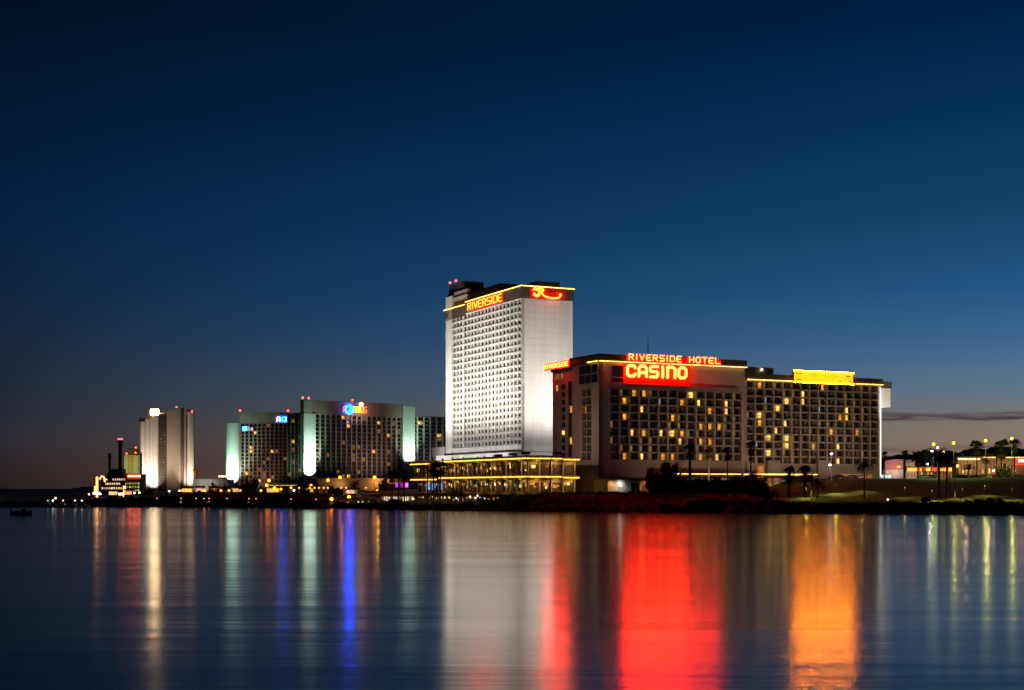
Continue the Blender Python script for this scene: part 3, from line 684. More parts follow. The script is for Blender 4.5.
# low entrance building beside the terrace
FE = Frame(608, 448, 25.7)
En = FE.root('entrance_building', 'small pale flat-roofed entrance building with a lit doorway', 'building')
def entrance():
    a, e = 0, FE.lx(657)
    MB().box(a, 0, 5.2, e, 9, 9.9).build('wall', M_WHITE, En)
    MB().box(a-.4, -.9, 9.9, e+.4, 9.3, 10.5).build('roof', M_TAN, En)
    d0, d1 = FE.lx(630.5), FE.lx(640); F = FRONT()
    b = MB(F); b.box(d0, 0, 5.6, d1, .12, 9.1); b.m(1).box(d0+.2, .12, 5.7, (d0+d1)/2-.12, .16, 8.8).box((d0+d1)/2+.12, .12, 5.7, d1-.2, .16, 8.8)
    b.build('door', [M_STEEL, M_GLASS2], En)
    s_ = FE.lx(619.5); b = MB(F); b.box(s_-.12, 0, 7.5, s_+.12, .3, 8.6); o = b.build('wall_lamp', M_METAL, En)
    MB(F).ball((s_, .45, 8.2), .28, 8, 5, 1.7).build('lamp_globe', emit('wall_lamp_glow', (1, .93, .8), 8.0), o)
    MB(F).box(FE.lx(641.5), .02, 5.5, FE.lx(649.5), .1, 9.6).build('side_panel', mat('ochre_wall', (.40, .17, .06), .8, .2), En)
    spot(FE.w(s_, -2.2, 9.6), FE.w(s_, 0, 7.2), 260, 120, (1, .92, .8), 1.0, .15); spot(FE.w(FE.lx(611.5), -2.2, 9.6), FE.w(FE.lx(611), 0, 7.0), 420, 110, (1, .42, .08), 1.0, .15); spot(FE.w(FE.lx(645), -2.2, 9.6), FE.w(FE.lx(645), 0, 7.2), 300, 110, (1, .5, .15), 1.0, .15)
entrance()
# canopy walk with a string of lights along the foot of the hotel
FP = Frame(675, 462, 25.7)
Pv = FP.root('canopy_walk', 'long low canopy walk strung with yellow lights below the hotel block', 'canopy')
def canopy():
    e = FP.lx(820); F = FRONT()
    MB().box(0, 0, 11.1, e, 4.5, 11.7).build('roof', M_DBROWN, Pv)
    for i in range(10): MB().box(e*i/9-.15, .2, 5.0, e*i/9+.15, .5, 11.1).build('post', M_TAN, Pv)
    MB(F).box(0, .02, 11.75, e*.44, .22, 12.0).build('string_lights', E_STRIP2, Pv)
    MB(F).box(e*.46, .02, 11.65, e*.98, .25, 12.05).build('string_lights', E_STRIP, Pv)
    for i in range(9): MB(F).box(e*i/9+.6, -4.2, 6.5, e*(i+1)/9-.6, -4.0, 10.6).build('glazing', M_GLASS2 if i % 3 else E_LIT[3], Pv)
canopy()

# ================================================================== D. the twin-slab hotel downstream
FA = Frame(303, 880, 38.9)
A = FA.root('slab_hotel', 'broad brown slab hotel with pale green floodlit end panels and rainbow rooftop letters', 'hotel')
AK = {'d': K([(0, .5, 1), (.5, 1, 2)], [M_DARK, M_GLASS, M_GLASS2]), 'c': K([(0, .4, 1), (.4, 1, 2)], [M_DARK, M_CURT, M_GLASS]),
      'l': K([(0, .5, 1), (.5, 1, 2)], [M_DARK, E_LIT[1], E_LIT[0]], 1), 'b': K([(0, .5, 1), (.5, 1, 2)], [M_DARK, E_LIT[3], E_LIT[3]], 1)}
def apick(seed, lit, dim):
    rn = random.Random(seed)
    def f(i, j):
        v = rn.random(); return 'l' if v < lit else 'b' if v < lit+dim else 'c' if v < lit+dim+.25 else 'd'
    return f
def aquarius():
    F = FRONT(); zb = 4.0; e1 = FA.lx(401.5); p1 = FA.lx(315); e2 = FA.lx(415, -1.5); e3 = FA.lx(449, 3)
    MB().box(p1-2, 1.2, zb, e1, 20, 54).build('wall_core', M_AQB, A)
    MB().box(0, -.6, 54.2, e1+.4, 3.2, 62.8).build('roof_band', M_AQB, A)
    MB().box(1.4, 3.3, 53.9, e1, 20, 54.9).box(p1, 3.3, 54.9, e1-2, 12, 58).build('roof', M_DARK, A)
    MB().box(1.3, 1.1, zb, p1-2.1, 20, 53.9).build('end_core', M_DBROWN, A)
    facade(A, SIDE(), 1.2, 20, 12, 53.9, 4, 16, M_DBROWN, AK, apick(17, .03, .10), (.03, .97, .03, .95), rec=.9, pier=.5, slab=.26, proud=.05, rail=False, cap=30, pier_m=M_AQW, slab_m=M_AQB)
    MB(SIDE()).box(1.2, -.9, zb, 20, -.1, 11.8).build('base_wall', M_TAN, A)
    spot(FA.w(-16, 12, 8), FA.w(0, 11, 32), 8000, 90, (.7, 1, .6), 1.0)
    MB(F).box(.2, .62, 54.4, p1-2.6, .85, 62.5).build('band_end', M_TAN2, A)
    d = [0]
    facade(A, F, p1, e1, 13.6, 53.9, 17, 15, M_AQB, AK, apick(3, .02, .06), (.05, .95, .05, .92), rec=1.1, pier=1.0, slab=.3, proud=.08, rail=False, done=d, cap=80, pier_m=M_TAN2)
    MB(F).box(p1, -1.1, zb, e1, -.1, 13.4).build('base_wall', M_TAN, A)
    MB(F).box(0, -3.5, 12.8, p1-.05, 1.0, 54.1).build('end_panel', M_AQW, A)
    MB(F).box(.3, -3, zb, p1-.3, .2, 12.8).build('panel_plinth', M_TAN, A)
    MB(F).box(e1+.2, -2, 19.5, e2, 1.4, 61.4).build('end_panel', M_AQW, A)
    MB(F).box(e1+.2, -2, zb, e2, .9, 19.5).build('panel_plinth', M_TAN, A)
    # lower wing to the right
    MB().box(e2, 4.4, zb, e3, 18, 55.6).build('wing_core', M_TAN, A)
    facade(A, FRONT(3), e2+.1, e3, 15, 55, 6, 15, M_TAN, AK, apick(8, .03, .05), (.05, .95, .05, .9), rec=1.1, pier=.9, slab=.3, proud=.05, rail=False, done=d, cap=100, pier_m=M_STEEL)
    MB(FRONT(3)).box(e2+.1, -1.1, zb, e3, -.06, 14.8).build('base_wall', M_TAN, A)
    # rainbow rooftop letters
    s = bpy.data.objects.new('roof_sign', None); COL.objects.link(s); s.parent = A; s['label'] = 'rainbow coloured neon AQUARIUS letters under a pale sun disc'
    cols = [(.75, .25, 1), (.01, .12, 1), (.05, .9, .12), (.45, .95, .05), (1, .62, .02), (1, .5, .03), (1, .30, .02), (1, .10, .02)]
    st = [1.3, 5, 2, 2, 3, 3, 3, 3]
    a0, a1 = FA.lx(343.5, -1.2), FA.lx(366.5, -1.2)
    words(F, 'AQUARIUS', a0, a1, 56.1, 3.4, .32, 1.3, [emit('aq_neon_%s' % 'abcdefgh'[i], c, k) for i, (c, k) in enumerate(zip(cols, st))], s)
    c_ = FA.lx(349.5, -1.2); b = MB(F)
    ring = [(c_+2.7*cos(2*pi*i/20), 1.0, 57.7+2.6*sin(2*pi*i/20)) for i in range(21)]
    b.tube(ring, .20, 6, False); b.build('blue_ring', emit('blue_neon', (.0, .05, 1), 280.0), s)
    c_ = FA.lx(361.5, -1.2); b = MB(F); b.tube([(c_, .7, 61.2), (c_, 1.2, 61.2)], 1.45, 16); b.build('sun_disc', emit('sun_disc_glow', (1, .62, .28), 5.0), s)
    for px in (304, 310): beacon(A, (FA.lx(px), 1.5, 62.8), .7)
    beacon(A, (FA.lx(354), 2, 62.8), .6)
    g = (.62, 1.0, .74)
    spot(FA.w(p1/2-1.0, -12, 9), FA.w(p1/2-.3, 0, 24), 60000, 48, (.85, 1, .9), .5)
    spot(FA.w(p1/2, -16, 7), FA.w(p1/2-.6, 0, 36), 120000, 50, g, 1.0)
    spot(FA.w((e1+e2)/2, -14, 16), FA.w((e1+e2)/2+1, 0, 40), 84000, 62, g, 1.0)
    spot(FA.w((e1+e2)/2, -8, 19), FA.w((e1+e2)/2, 0, 30), 14000, 44, (.85, 1, .92), .6)
    spot(FA.w(p1+12, -18, 8), FA.w(p1+8, 0, 34), 4000, 60, (.75, 1, .8), 1.0)
    spot(FA.w(50, -30, 12), FA.w(48, 0, 40), 22000, 95, (1, .76, .60), 1.0)
    spot(FA.w(40, -10, 50), FA.w(40, 0, 60), 5200, 130, (1, .56, .40), 1.0)
    spot(FA.w(e2+14, -22, 14), FA.w(e2+14, 3, 38), 9000, 90, (.9, .9, 1), 1.0)
aquarius()
FB = Frame(240, 1000, 3.0)
B = FB.root('slab_hotel', 'narrower brown slab hotel with a rounded pale green column at its end', 'hotel')
def aquarius2():
    F = FRONT(); zb = 4; e = FB.lx(287); e0 = FB.lx(303.5, 2)
    MB().box(.3, 1.2, zb, e, 22, 53.6).build('wall_core', M_AQB, B)
    MB().box(-.3, -.5, 53.8, e+.3, 22.4, 61.4).build('roof_band', M_TAN, B)
    d = [0]
    facade(B, F, .3, e, 11, 53.4, 11, 16, M_AQB, AK, apick(12, .025, .08), (.05, .95, .05, .92), rec=1.1, pier=.9, slab=.3, proud=.08, rail=False, done=d, cap=80, pier_m=M_AQB)
    MB(F).box(.3, -1.1, zb, e, -.1, 10.8).build('base_wall', M_TAN, B)
    r = 5.2; b = MB(); n = 24; b.tube([(-r-.2, 3, 10.6), (-r-.2, 3, 53.4)], r, n); b.build('end_column', M_AQW, B)
    MB().tube([(-r-.2, 3, zb), (-r-.2, 3, 10.6)], r*.85, 16).build('column_plinth', M_TAN, B)
    s = bpy.data.objects.new('roof_sign', None); COL.objects.link(s); s.parent = B; s['label'] = 'small AQ letters on a blue lit patch'
    a0, a1 = FB.lx(277, -1), FB.lx(287, -1)
    MB(F).box(a0+2, .52, 54.2, a1+.2, .7, 58.6).build('backing', emit('blue_panel_glow', (.0, .022, 1), 16.0), s)
    letter(F, 'A', a0, 2.1, 54.7, 3.2, .34, 1.1, emit('aq_neon_pale', (.8, .6, 1), 3.0), s)
    letter(F, 'Q', a0+3.6, 2.4, 54.7, 3.2, .34, 1.1, emit('aq_neon_c', (.05, .9, .12), 4), s)
    b = MB(F); b.tube([(a1-.8, 1.1, 54.7), (a1-.8, 1.1, 57.9)], .34, 6); b.build('letter', emit('aq_neon_ice', (.5, .8, 1), 4.0), s)
    s = bpy.data.objects.new('facade_sign', None); COL.objects.link(s); s.parent = B; s['label'] = 'small cyan and pink lit sign near the top left of the facade'
    for i, (px, w_, c, k) in enumerate(((242.2, 2.6, (.1, .6, 1), 3.0), (245.4, 1.0, (.12, .5, 1), 2.0), (247.2, .9, (.05, .35, 1), 2.0), (249.4, .8, (.6, .7, .1), .8), (251.3, .9, (1, .3, .9), 1.6))):
        x = FB.lx(px, -1); z0 = 47.9+(.3 if i else 0)
        MB(F).box(x, .15, z0, x+w_, .45, z0+(3.2 if i < 3 else 2.2)).build('sign_panel', emit('facade_sign_%s' % 'abcde'[i], c, k), s)
    beacon(B, (-.1, 1, 61.4), .75); beacon(B, (FB.lx(288, 1.5), 1.5, 61.4), .75)
    g = (.62, 1.0, .76)
    spot(FB.w(-r+.4, -15, 7), FB.w(-r-.2, 0, 34), 115000, 84, g, 1.0)
    spot(FB.w(-r+.2, -10, 8), FB.w(-r-.2, 0, 18), 26000, 60, (.88, 1, .92), .6)
    spot(FB.w(12, -26, 7), FB.w(14, 0, 28), 15000, 95, (1, .66, .5), 1.0)
aquarius2()
# ================================================================== E. the ribbed white tower far left
FG = Frame(140, 1300, -14.0)
def edgewater():
    G = FG.root('ribbed_tower', 'slim ribbed hotel tower, white and tan lit, with a glaring roof sign', 'hotel')
    F = FRONT(); zb = 4
    X = lambda px: FG.lx(px)
    Z = lambda py, px: FG.z(py, X(px))
    M_RW_ = mat('ribbed_cream', (.66, .60, .54), .75, .06, .3); M_RT = mat('ribbed_tan', (.36, .29, .235), .8, .08, .3)
    MB().box(X(140)+1, 1.5, zb, X(186), 8, Z(424, 158)).build('wall_core', M_RT, G)
    ribs = [(140, 423.0), (144.6, 420.5), (149.2, 418.4), (153.8, 416.6), (158.3, 414.8)]
    for i, ((a, za), (e, ze)) in enumerate(zip(ribs, ribs[1:])):
        x0, x1 = X(a), X(e)-.12; n = 8
        pts = [(x0+(x1-x0)*q/n, -1.5*sin(pi*q/n)) for q in range(n+1)]+[(x1, 6), (x0, 6)]
        b = MB(); b.prism(pts, zb, Z((za+ze)/2, (a+e)/2)); b.build('rib', M_RW_, G)
    b = MB(F); b.box(X(158.3), -4, zb, X(167), -.2, Z(414, 163)); b.build('glazed_strip', M_GLASS2, G)
    rn = random.Random(8)
    for j in range(26):
        zz = 12+j*2.72
        MB(F).box(X(158.4), -.2, zz, X(166.9), -.02, zz+.42).build('floor_band', M_DBROWN, G)
    for (px, py) in ((160.5, 440), (163.5, 436), (164, 442.5), (161, 443.5), (163, 463)):
        MB(F).box(X(px), -.2, Z(py, px), X(px+1.3), -.05, Z(py, px)+1.7).build('window', E_LIT[3], G)
    MB(F).box(X(167), -8, zb, X(179), .4, Z(410.3, 173)).build('tan_panel', M_RT, G)
    MB(F).box(X(179.2), -6, zb, X(181.5), 2.0, Z(408, 180)).build('fin', M_RT, G)
    MB(F).box(X(182.3), -8, zb, X(184.6), -.5, Z(411, 183)).build('recess_panel', M_DARK, G)
    MB(F).box(X(184.8), -6, zb, X(186.8), 1.8, Z(408.5, 186)).build('fin', M_RT, G)
    x0, x1 = X(187.2), X(193.6); n = 8
    b = MB(); b.prism([(x0+(x1-x0)*q/n, -1.4*sin(pi*q/n)) for q in range(n+1)]+[(x1, 1.5), (x0, 1.5)], zb, Z(413.2, 190)); b.build('rib', M_RW_, G)
    MB(F).box(X(187), -1.4, Z(413.1, 190), X(194), 1.7, Z(412.2, 190)).build('rib_cap', M_STEEL, G)
    MB(F).box(X(145), -14, Z(421, 150), X(178), -5, Z(412.5, 168)).build('plant_room', M_DARK, G)
    MB(F).box(X(139.3), -6, Z(421.5, 141), X(146), 1, Z(417.8, 143)).build('roof_ledge', M_DARK, G)
    s = bpy.data.objects.new('roof_sign', None); COL.objects.link(s); s.parent = G; s['label'] = 'glaring yellow white roof sign box'
    b = MB(F); b.box(X(150.2), -1.5, Z(415.3, 152), X(158), -.4, Z(409.2, 154)); b.build('sign_box', emit('roof_sign_glare', (1, .66, .32), 40.0), s)
    for px in (151.5, 156.5): MB(F).box(X(px), -1.4, Z(419, px), X(px)+.5, -.6, Z(415.3, px)).build('bracket', M_DARK, s)
    for px, py in ((168, 411.5), (175.5, 407.3), (191, 411.8)): beacon(G, (X(px), 2, Z(py, px)-.8), .75)
    w = (1, .83, .68)
    spot(FG.w(X(151), -26, 5), FG.w(X(149.5), 0, 38), 125000, 96, w, 1.0)
    spot(FG.w(X(155), -11, 5), FG.w(X(154.5), 0, 18), 26000, 80, (1, .92, .85), .8)
    spot(FG.w(X(191), -18, 5), FG.w(X(190.4), 0, 30), 80000, 90, w, 1.0)
    spot(FG.w(X(174), -36, 8), FG.w(X(173), 0, 40), 36000, 100, (1, .76, .52), 1.0)
edgewater()
# ================================================================== F. the riverboat-style casino and its neighbours
FS = Frame(99, 900, 4.0)
def riverboat():
    G = FS.root('riverboat_casino', 'riverboat shaped casino with lit decks and two tall black smokestacks', 'casino')
    X = FS.lx; F = FRONT(); zb = 3.3
    E_DK = emit('deck_light', (1, .68, .38), 1.0, var=.95, scale=.6)
    MB().box(X(100.5), 1, zb, X(128), 16, 14.5).build('hull', M_DBROWN, G)
    for i, z_ in enumerate((6.0, 8.8, 11.6)):
        MB().box(X(99.5+i), -1, z_-.3, X(129), 16.5, z_).build('deck', M_TAN2, G)
        n = 11; a0, a1 = X(101+i), X(127)
        rn = random.Random(i)
        for q in range(n):
            a = a0+(a1-a0)*q/n; e = a+(a1-a0)/n
            if rn.random() < .25: continue
            MB(F).box(a+.2, -.9, z_+.5, e-.3, -.8, z_+1.7).build('deck_window', E_DK, G)
            if q % 3 == 0: MB(F).box(a-.06, .7, z_, a+.06, .85, z_+2.5).build('post', M_STEEL, G)
    MB().box(X(109), 3, 14.5, X(122), 12, 19.5).box(X(106), 2, 14.5, X(109), 12, 17).build('texas_deck', M_DARK, G)
    for px, py, r in ((107.6, 453, .9), (118.3, 439.5, 1.25)):
        x = X(px); zt = FS.z(py, x); b = MB(); b.tube([(x, 6, 10), (x, 6, zt-3), (x, 6, zt-2.5), (x, 6, zt)], [r, r*.92, r*1.25, r*1.3], 12); o = b.build('smokestack', M_POLE, G)
        if py < 440:
            MB().tube([(x, 6, zt), (x, 6, zt+.9)], 1.5, 10).build('beacon_lamp', E_RED, o)
            MB().tube([(x, 6, zt-4.2), (x, 6, zt-3.2)], 1.35, 12).build('brass_band', mat('brass', (.35, .24, .08), .4, .1), o)
    for a, e in ((108.5, 114), (121, 117)):
        pass
riverboat()
def neon_tower(px, y0, y1, Y, w, label, color, e, cross=None):
    x = at(px, Y); z0 = gz(x, Y); zt = zat(y0, Y); zl = zat(y1, Y)
    t = thing('neon_pylon', label, 'neon sign', (x, Y, z0)); m = emit('neon_pylon_%d' % int(px), color, e, var=.3, scale=.5)
    MB().box(-.25, .25, 0, .25, .7, zt-z0-.3).build('mast', M_POLE, t)
    MB().box(-w, -.2, zl-z0, w, .2, zt-z0).build('neon_panel', m, t)
    if cross:
        a, b_, c0, c1 = cross
        MB().box(at(a, Y)-x, -.55, zat(c1, Y)-z0, at(b_, Y)-x, -.25, zat(c0, Y)-z0).build('crossbar', emit('neon_bar_glow', (1, .62, .40), 6), t)
    return t
neon_tower(97.0, 477, 503.5, 640, .42, 'tall orange neon pylon with a glowing white crossbar at the river bend', (1, .34, .08), 5, (93.3, 100, 492.2, 494.4))
neon_tower(95.0, 486, 492, 642, .3, 'short yellow neon pylon just beside the tall orange pylon', (1, .48, .08), 2.5)
neon_tower(124.4, 486, 500, 640, .5, 'orange neon pylon with a long broken crossbar beside the red fronted hall', (1, .5, .10), 6, (118, 130, 493, 495))
def arc_sign():
    Y = 650; x = at(103, Y); z0 = gz(x, Y); t = thing('neon_arch', 'small curved orange neon arch above the lit decks', 'neon sign', (x, Y, z0))
    b = MB(); pts = [(-1.5, 0, zat(477, Y)-z0-1), (-.6, 0, zat(476, Y)-z0), (.4, 0, zat(477, Y)-z0), (.8, 0, zat(479.5, Y)-z0), (.8, 0, zat(482, Y)-z0)]
    b.tube(pts, .35, 6); b.build('glow_tube', emit('arch_neon', (1, .36, .08), 4), t)
    MB().box(-2.1, .1, 0, -1.7, .5, zat(478, Y)-z0).box(.6, .4, 0, .9, .7, zat(482, Y)-z0).build('mast', M_POLE, t)
arc_sign()
def green_building():
    f = Frame(124, 1160, 8); G = f.root('green_hotel', 'yellow green lit hotel block with dark hat roof behind the riverboat', 'hotel')
    X = f.lx; F = FRONT(); zt = f.z(455, X(124)); e = X(139.5)
    M_G = mat('yellow_green_stucco', (.42, .44, .20), .8, .1, .2); M_O = mat('amber_stucco', (.45, .27, .07), .8, .1, .2)
    MB().box(0, 1.5, 3, e, 18, zt).build('wall_core', M_G, G)
    for a, c, m in ((124, 128, M_G), (128.2, 132.8, M_O), (133, 138, M_G)): MB(F).box(X(a)+.1, -2, 3, X(c), .0 if m is M_G else -.3, zt-.2).build('wall_bay', m, G)
    MB().box(2, 3, zt, e, 16, zt+2.6).box(X(127), 4, zt+2.6, X(138), 14, zt+5.6).build('hat_roof', M_DARK, G)
    for px, dz in ((126.5, 1.8), (135, 7), (135.3, 2.6)): beacon(G, (X(px), 1 if dz < 5 else 5, zt+dz-1.8), .75)
    for j in range(9): MB(F).box(X(128.4), -.28, 12+j*3.2, X(132.6), -.2, 12.35+j*3.2).build('floor_band', M_G, G)
    spot(f.w(X(131), -30, 24), f.w(X(131), 0, 24), 26000, 90, (.98, 1, .55), 1.0)
green_building()
def red_hall():
    f = Frame(125.5, 700, 5); G = f.root('red_fronted_hall', 'low casino hall with a red front and bright red neon bar', 'casino')
    X = f.lx; F = FRONT(); e = X(140.5); z = lambda py: f.z(py, X(130))
    MB().box(0, .6, 3, e, 16, z(474)).build('wall_core', M_DBROWN, G)
    MB(F).box(0, -.6, z(479.5), e, .0, z(473.2)).build('red_fascia', mat('red_fascia', (.5, .07, .05), .6, .1), G)
    MB(F).box(X(128), .05, z(476.9), e, .5, z(475.3)).build('neon_bar', emit('red_bar_neon', (1, .13, .05), 18), G)
    for j, py in enumerate((484.5, 488, 491.5)):
        MB(F).box(0, -.6, z(py+1.1), e, -.1, z(py)).build('floor_band', M_TAN, G)
        for q in range(5):
            a = .4+q*(e-.6)/5; MB(F).box(a, -.55, z(py-.2), a+(e-.6)/5-.5, -.4, z(py-2.0)).build('window', emit('hall_window_%d' % (q % 3), ((1, .62, .2), (.75, .85, .2), (1, .5, .1))[q % 3], .35+.15*((q*2+j) % 3), var=.6, scale=.8), G)
red_hall()
# low pale parking deck between the tower and the twin slabs
def parking_deck():
    f = Frame(193, 900, 2); G = f.root('parking_deck', 'low pale parking deck between the ribbed tower and the green column', 'car park')
    X = f.lx; F = FRONT(); e = X(228); z = lambda py: f.z(py, 10)
    MB().box(0, 1, 3, e, 24, z(479.4)).build('wall_core', M_WHITE, G)
    for i, (a, c) in enumerate(((479.0, 483.2), (485.0, 488.5))): MB(F).box(0, -1, z(c), e, 0, z(a)).build('parapet', M_WHITE, G)
    for i in range(7): MB(F).box(e*i/7, -1, z(485), e*i/7+.5, -.1, z(483.2)).build('pier', M_WHITE, G)
    x0 = X(218); MB().box(x0, 2, z(479), X(226.5), 2.4, z(477.3)).build('sign_frame', M_DARK, G)
    MB(F).box(x0, -1.98, z(477.2), X(226.5), -1.6, z(475.6)).build('lit_sign', emit('deck_sign_glow', (1, .40, .18), 4.5), G)
    spot(f.w(X(206), -12, 7), f.w(X(206), 0, 11), 2600, 120, (1, .9, .8), 1.0)
parking_deck()
def far_stub():
    f = Frame(193.5, 1250, 0); G = f.root('brick_turret', 'small amber lit turret far behind the ribbed tower', 'tower')
    MB().box(0, 0, 3, 2.6, 3, f.z(471.5, 0)).box(-.4, -.4, f.z(471.5, 0), 3, 3.4, f.z(470, 0)).build('wall', mat('amber_stucco2', (.3, .15, .05), .8, .1), G)
    MB().prism([(-.4, -.4), (3, -.4), (3, 3.4), (-.4, 3.4)], f.z(470, 0), [f.z(470, 0)+.4, f.z(470, 0)+.8, f.z(470, 0)+.8, f.z(470, 0)+.4]).build('roof', M_DARK, G)
    point(f.w(1, -6, 20), 1200, (1, .5, .12), .5)
far_stub()
# ================================================================== H. promenade below the twin slabs
ORD = ['first', 'second', 'third', 'fourth', 'fifth', 'sixth', 'seventh', 'eighth', 'ninth', 'tenth', 'eleventh', 'twelfth', 'thirteenth', 'fourteenth']
def promenade():
    # retaining wall along the water, in one run
    b = MB(); n = 14; M_WL = mat('river_wall', (.30, .23, .18), .9, .25, .4)
    pts = []
    for i in range(n+1):
        px = 207+(330-207)*i/n; Y = shoreY(px)+13.6; pts.append((at(px, Y), Y))
    vs = []
    for (x, Y) in pts: vs += [(x, Y, 0.8), (x, Y, 5.2), (x, Y+.6, 5.2), (x, Y+.6, .8)]
    fs = []
    for i in range(n):
        for q in range(4): fs.append((i*4+q, i*4+(q+1) % 4, (i+1)*4+(q+1) % 4, (i+1)*4+q))
    fs += [(0, 1, 2, 3), (n*4+3, n*4+2, n*4+1, n*4)]
    b.add(vs, fs); t = b.build('retaining_wall', M_WL); tag(t, 'long dark retaining wall under the row of promenade lamps', 'wall')
    # tan wall of the low wing behind
    f = Frame(316, 640, 24); G = f.root('low_wing', 'long plain tan wing washed with orange light behind the promenade', 'building')
    e = f.lx(402); z = lambda py: f.z(py, e*.4)
    MB().box(0, 0, 3.5, e, 14, z(479.3)).build('wall', mat('tan_wall', (.40, .31, .23), .85, .12, .15), G)
    MB().box(-.3, -.4, z(479.3), e+.3, 14.2, z(478.2)).build('coping', M_TAN2, G)
    for i in range(5): MB(FRONT()).box(e*(i+.4)/5, 0, 5, e*(i+.4)/5+1.2, .1, 7.4).build('door', M_DBROWN, G)
    point(f.w(f.lx(376), -3, z(481)), 900, (1, .45, .08), .3); point(f.w(f.lx(387), -2.2, z(483)), 700, (1, .36, .04), .3)
    point(f.w(f.lx(340), -3, z(484)), 500, (1, .5, .15), .3)
    # low glass fronted pier building with slatted lights
    f = Frame(381, 520, 30); G = f.root('pier_pavilion', 'low pavilion with white lit slats and a curved dark roof by the landing', 'pavilion')
    e = f.lx(415); F = FRONT(); z = lambda py, lx=8: f.z(py, lx)
    MB().box(0, 1, 1.5, e, 12, z(494)).build('wall_core', M_DBROWN, G)
    MB().prism([(-1, -1.4), (e+.4, -1.4), (e+.4, 12), (-1, 12)], z(493.4), [z(491.6), z(489.4), z(489.4), z(491)]).build('roof', M_TAN, G)
    MB(F).box(0, .0, z(496.0), e, .9, z(493.7)).build('fascia', mat('orange_fascia', (.42, .16, .06), .7, .1), G)
    E_SL = emit('slat_light', (1, .76, .55), .95, var=.5, scale=.6)
    for i in range(14):
        a = .3+(e-.6)*i/14; MB(F).box(a, -.2, z(503), a+(e-.6)/14*.55, -.05, z(496.6)).build('lit_slat', E_SL if i % 4 else E_LIT[3], G)
    MB().box(e*.2, 2, z(490.5), e*.85, 8, z(484)).build('upper_room', M_DBROWN, G)
    for px, c, k in ((397, (.30, .03, 1), 2.2), (401.5, (.8, .05, .5), .35), (406.6, (.9, .12, 1), 1.8)):
        x = f.lx(px, 2); MB(F).box(x-.55, -1.98, z(487.2), x+.55, -1.8, z(482.8)).build('violet_light_panel', emit('violet_panel_%d' % int(px), c, k), G)
    b = MB(F); b.box(f.lx(413), -.3, z(505, e), f.lx(414.5), -.1, z(498, e)); b.build('lit_slat', E_SL, G)
    # white stair ramp down to the landing
    t = thing('stair_ramp', 'pale sloping stair ramp going down to the landing stage', 'stairs', (at(358, 535), 535, 0))
    x0 = 0; x1 = at(386, 505)-at(358, 535); y1 = -30
    zA, zB = zat(492.2, 535), zat(502.6, 505)
    for k, (dz, th) in enumerate(((0, .5),)):
        b = MB(); b.add([(x0, 0, zA-.5), (x1, y1, zB-.5), (x1+1.6, y1+1.6, zB-.5), (x0+1.6, 1.6, zA-.5), (x0, 0, zA), (x1, y1, zB), (x1+1.6, y1+1.6, zB), (x0+1.6, 1.6, zA)], [(0,1,2,3), (4,5,6,7), (0,1,5,4), (1,2,6,5), (2,3,7,6), (3,0,4,7)])
        b.build('ramp', M_STEEL, t)
    b = MB()
    for o in (0, 1.5):
        b.tube([(x0+o, o, zA+1.05), (x1+o, y1+o, zB+1.05)], .05, 5)
        for i in range(9): u = i/8; b.tube([(x0+o+(x1-x0)*u, o+y1*u, zA+(zB-zA)*u), (x0+o+(x1-x0)*u, o+y1*u, zA+(zB-zA)*u+1.05)], .04, 4)
    b.build('handrail', M_STEEL, t)
    for i in range(4): u = (i+.5)/4; MB().box(x0+(x1-x0)*u+.5, y1*u+.5, ground(370, 505)-1, x0+(x1-x0)*u+.9, y1*u+.9, zA+(zB-zA)*u-.4).build('support', M_CONC, t)
    # landing stage
    Y = 503; t = thing('landing_stage', 'low floating landing stage with railings and dim green lights', 'jetty', (at(338, Y), Y, 0))
    wd = at(381, Y)-at(319, Y); h0 = at(319, Y)-at(338, Y)
    MB().box(h0, -3, .25, h0+wd, 3.5, .75).build('deck', mat('dock_timber', (.20, .15, .10), .85, .25, 1.0), t)
    for i in range(5): MB().box(h0+wd*i/4.2, -2.6, -.6, h0+wd*i/4.2+1.6, 3, .25).build('float', M_DARK, t)
    b = MB()
    for i in range(15): x = h0+wd*i/14; b.tube([(x, -2.9, .75), (x, -2.9, 1.85)], .05, 5)
    b.tube([(h0, -2.9, 1.85), (h0+wd, -2.9, 1.85)], .05, 5); b.build('railing', M_METAL, t)
    for i in range(5): x = h0+8+2.6*i; MB().box(x, 1, .75, x+.2, 1.2, 3.3).build('post', M_TAN, t)
    MB().box(h0+7, .6, 3.3, h0+20.5, 3.4, 3.6).build('shade_roof', M_TAN, t)
    for px in (358.6, 362.8, 368.9): MB().ball((at(px, Y)-at(338, Y), -.5, 2.1), .28, 8, 5).build('dock_light', emit('dock_light_glow', (.75, .85, .08), 2.2), t)
    # stone steps at the end of the quay
    t = thing('quay_steps', 'dark stepped quay end beside the landing stage', 'quay', (at(379, 492), 492, 0))
    for i in range(6): MB().box(-.5+i*.8, -3+i*.5, -.4, 8, 5, .5+i*.55).build('step', M_CONC, t)
promenade()
